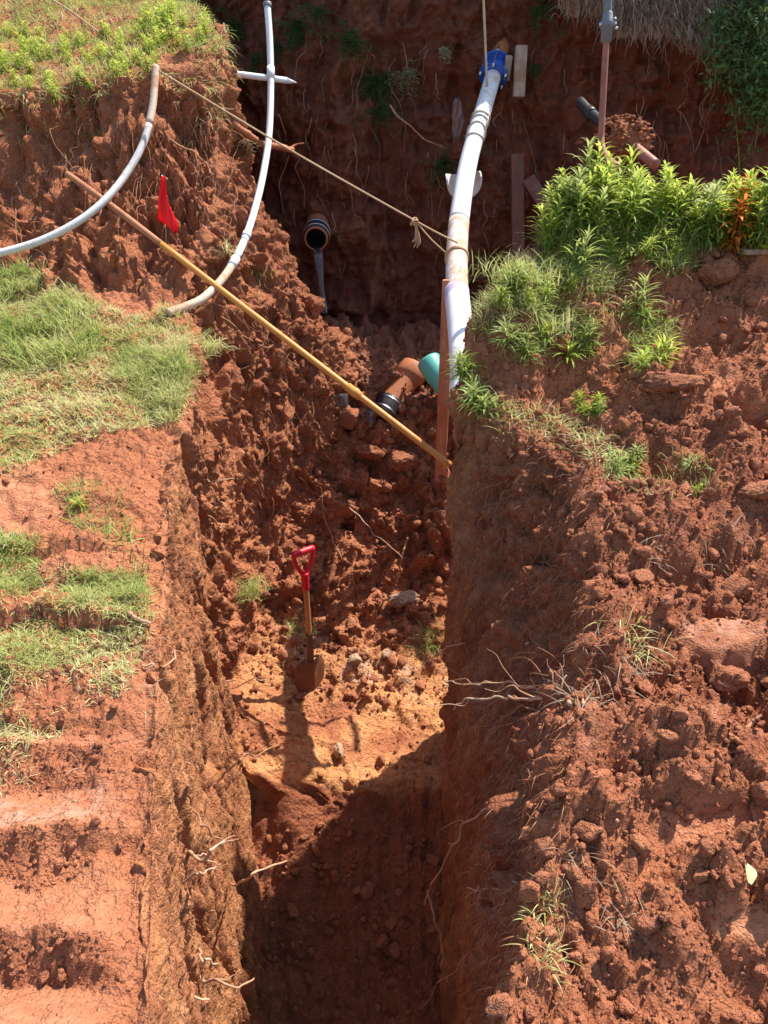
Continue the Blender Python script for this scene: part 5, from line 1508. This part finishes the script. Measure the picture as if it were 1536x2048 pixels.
# tall flowering plant at the right
c = hit(1480, 420)
t = thing("flowering_plant", c, "tall thin plant with tiny white flowers rising above the weeds", "plant")
topz = P(1470, 225, c.y)
stem = smooth_path([c, Vector(c).lerp(topz, .5) + Vector((.012, 0, 0)), topz], 6)
part("stem", MB().tube(stem, np.linspace(.004, .0018, len(stem)), 6, tint=.4), M_WEED, t, tint=True)
mb, fl_ = MB(), MB()
for k in range(9):
    a = Vector(stem[5 + k % 8]); f = (5 + k % 8) / 12
    e = a + Vector((rgp.normal(0, .045), rgp.normal(0, .03), rgp.uniform(.03, .11)))
    mb.tube(smooth_path([a, a.lerp(e, .6) + Vector((.008, 0, .0)), e], 4), .0013, 5, tint=.5)
    W, T = LV0[k % 8]
    fl_.add(W * .0065 + np.array(tuple(e)), None, T)
for k in range(16):
    a = np.array(tuple(stem[2 + k % 7])); az = k * 2.4
    hd = np.array([math.cos(az), math.sin(az), .25]); sd_ = np.array([-math.sin(az), math.cos(az), 0])
    L = .07 * (1 - .04 * k)
    V = []
    for j_, wj in enumerate((.3, 1, .8, .05)):
        q = a + hd * L * j_ / 3 - np.array([0, 0, .01 * j_ * j_ / 3])
        V += [q - sd_ * .007 * wj, q + sd_ * .007 * wj]
    mb.add(V, [(0, 1, 3, 2), (2, 3, 5, 4), (4, 5, 7, 6)], None, .5)
part("leaves", mb, M_WEEDG, t, tint=True)
part("flowers", fl_, M_PALELEAF, t)

# ------------------------------------------------------------------ plants on the shaded wall
def wallplant(px, py, n, size, label, mat=None, lw=.010, hang=1.0, name="wall_plant"):
    c = hit(px, py, .02)
    t = thing(name, c, label, "plant")
    mb, ms = MB(), MB()
    for k in range(n):
        e = Vector(c) + Vector((rgp.normal(0, size * .55), -abs(rgp.normal(.05, .03)), rgp.normal(-.5 * hang, .5) * size))
        pth = smooth_path([c, Vector(c).lerp(e, .5) + Vector((0, -.04, .03)), e], 6)
        ms.tube(pth, .0016, 4, tint=.3)
        for j_ in range(2, len(pth)):
            for s_ in (-1, 1):
                d = np.array([s_ * rgp.uniform(.5, 1), rgp.uniform(-.7, -.1), rgp.uniform(-.6, .35)]); d /= np.linalg.norm(d)
                sd_ = np.cross(d, [0, .5, 1]); sd_ /= np.linalg.norm(sd_)
                L = lw * rgp.uniform(2.2, 3.6); a = pth[j_] + rgp.normal(0, .006, 3)
                V = [a, a + d * L * .5 - sd_ * lw * .55, a + d * L, a + d * L * .5 + sd_ * lw * .55]
                mb.add(V, [(0, 1, 2, 3)], None, rgp.uniform(.1, .95))
    part("stems", ms, M_FERN, t, tint=True)
    part("leaves", mb, mat or M_FERN, t, tint=True)
    return t
wallplant(755, 165, 46, .22, "leafy green plant trailing down the middle of the shaded wall")
wallplant(765, 225, 26, .15, "lower tuft of leaves under the trailing wall plant")
wallplant(805, 150, 12, .14, "sparse plant with pale leaves on the shaded wall", M_PALELEAF, .008)
wallplant(600, 55, 30, .20, "dark leafy plant high on the wall right of the white conduit")
wallplant(520, 125, 14, .12, "small dark plant on the wall behind the white conduit")
wallplant(560, 100, 10, .08, "tiny green plant beside the white conduit near its collar")
wallplant(470, 60, 20, .15, "dark weeds at the wall foot behind the bank top")
wallplant(700, 80, 26, .18, "dark leafy plant high on the shaded wall left of the rope")
wallplant(885, 110, 5, .05, "few pale leaves on the wall left of the blue coupling", M_PALELEAF, .012)
wallplant(885, 325, 26, .17, "dark trailing leaves behind the white pipe")
wallplant(1068, 140, 10, .07, "small dark plant beside the pale timber")
wallplant(1075, 20, 16, .15, "dark leafy plant at the wall top beside the rope")
wallplant(640, 20, 14, .16, "dark leaves at the top border above the wall plants")
wallplant(1180, 330, 10, .10, "dark weeds on the wall left of the hanging pipe foot")
wallplant(485, 290, 14, .09, "dead curled leaves on the spur under the muddy root", M_STRAW, .010)

# dry grass hanging from the wall top and the shrub beside it
mb = MB()
def wall_hang(x0, x1, n, zlo, zhi, L, W, tint):
    x = rgp.uniform(x0, x1, n)
    clump = np.round(x * 9) / 9
    x = x * .45 + clump * .55 + rgp.normal(0, .02, n)
    z = rgp.uniform(zlo, zhi, n)
    y = wy(x) - .02 - rgp.uniform(0, .10, n) * (1.2 - (z - zlo) / (zhi - zlo + 1e-6))
    blades(mb, np.stack([x, y, z], -1), L, W, rgp, .9, .80, tint, dirn=np.full(n, -math.pi / 2), nseg=6)
for (x0, x1, zlo, zhi, n, L) in [(1.25, 1.75, .85, 1.15, 1500, .30), (1.6, 2.3, .72, 1.12, 3400, .33), (2.1, 2.75, .62, 1.10, 3000, .33), (1.3, 2.7, .95, 1.25, 2200, .4), (2.35, 2.7, .5, .8, 900, .25)]:
    wall_hang(x0, x1, n, zlo, zhi, L, .0030, (.1, 1.0))
tag(mb.build("dry_grass", M_HANG, tint=True), "brown dry grass hanging over the top of the back wall", "dry grass", kind="stuff")
def shrub(name, c, size, n, label, mat):
    t = thing(name, c, label, "shrub")
    mb, ms = MB(), MB()
    for k in range(n):
        d = rgp.normal(size=3) * np.array(size) * .62
        e = np.array(tuple(c)) + d
        if k % 6 == 0: ms.tube(smooth_path([c, Vector(c).lerp(Vector(e), .5) + Vector((0, 0, .03)), e], 4), .003, 4, tint=.2)
        for j_ in range(9):
            dd = rgp.normal(size=3) + np.array([0, -.3, -.5]); dd /= np.linalg.norm(dd)
            sd_ = np.cross(dd, rgp.normal(size=3)); sd_ /= np.linalg.norm(sd_)
            a = e + rgp.normal(0, .03, 3); L = rgp.uniform(.03, .075); W = L * .13
            V = [a, a + dd * L * .45 - sd_ * W, a + dd * L, a + dd * L * .45 + sd_ * W]
            mb.add(V, [(0, 1, 2, 3)], None, rgp.uniform(0, 1))
    part("branches", ms, M_ROOT, t)
    part("foliage", mb, mat, t, tint=True)
shrub("shrub", P(1500, 60, 6.05), (.22, .12, .26), 420, "green leafy shrub hanging at the upper right corner", M_SHRUB)
shrub("shrub", P(1525, 175, 6.1), (.16, .10, .2), 220, "smaller green shrub below the upper right corner", M_SHRUB)
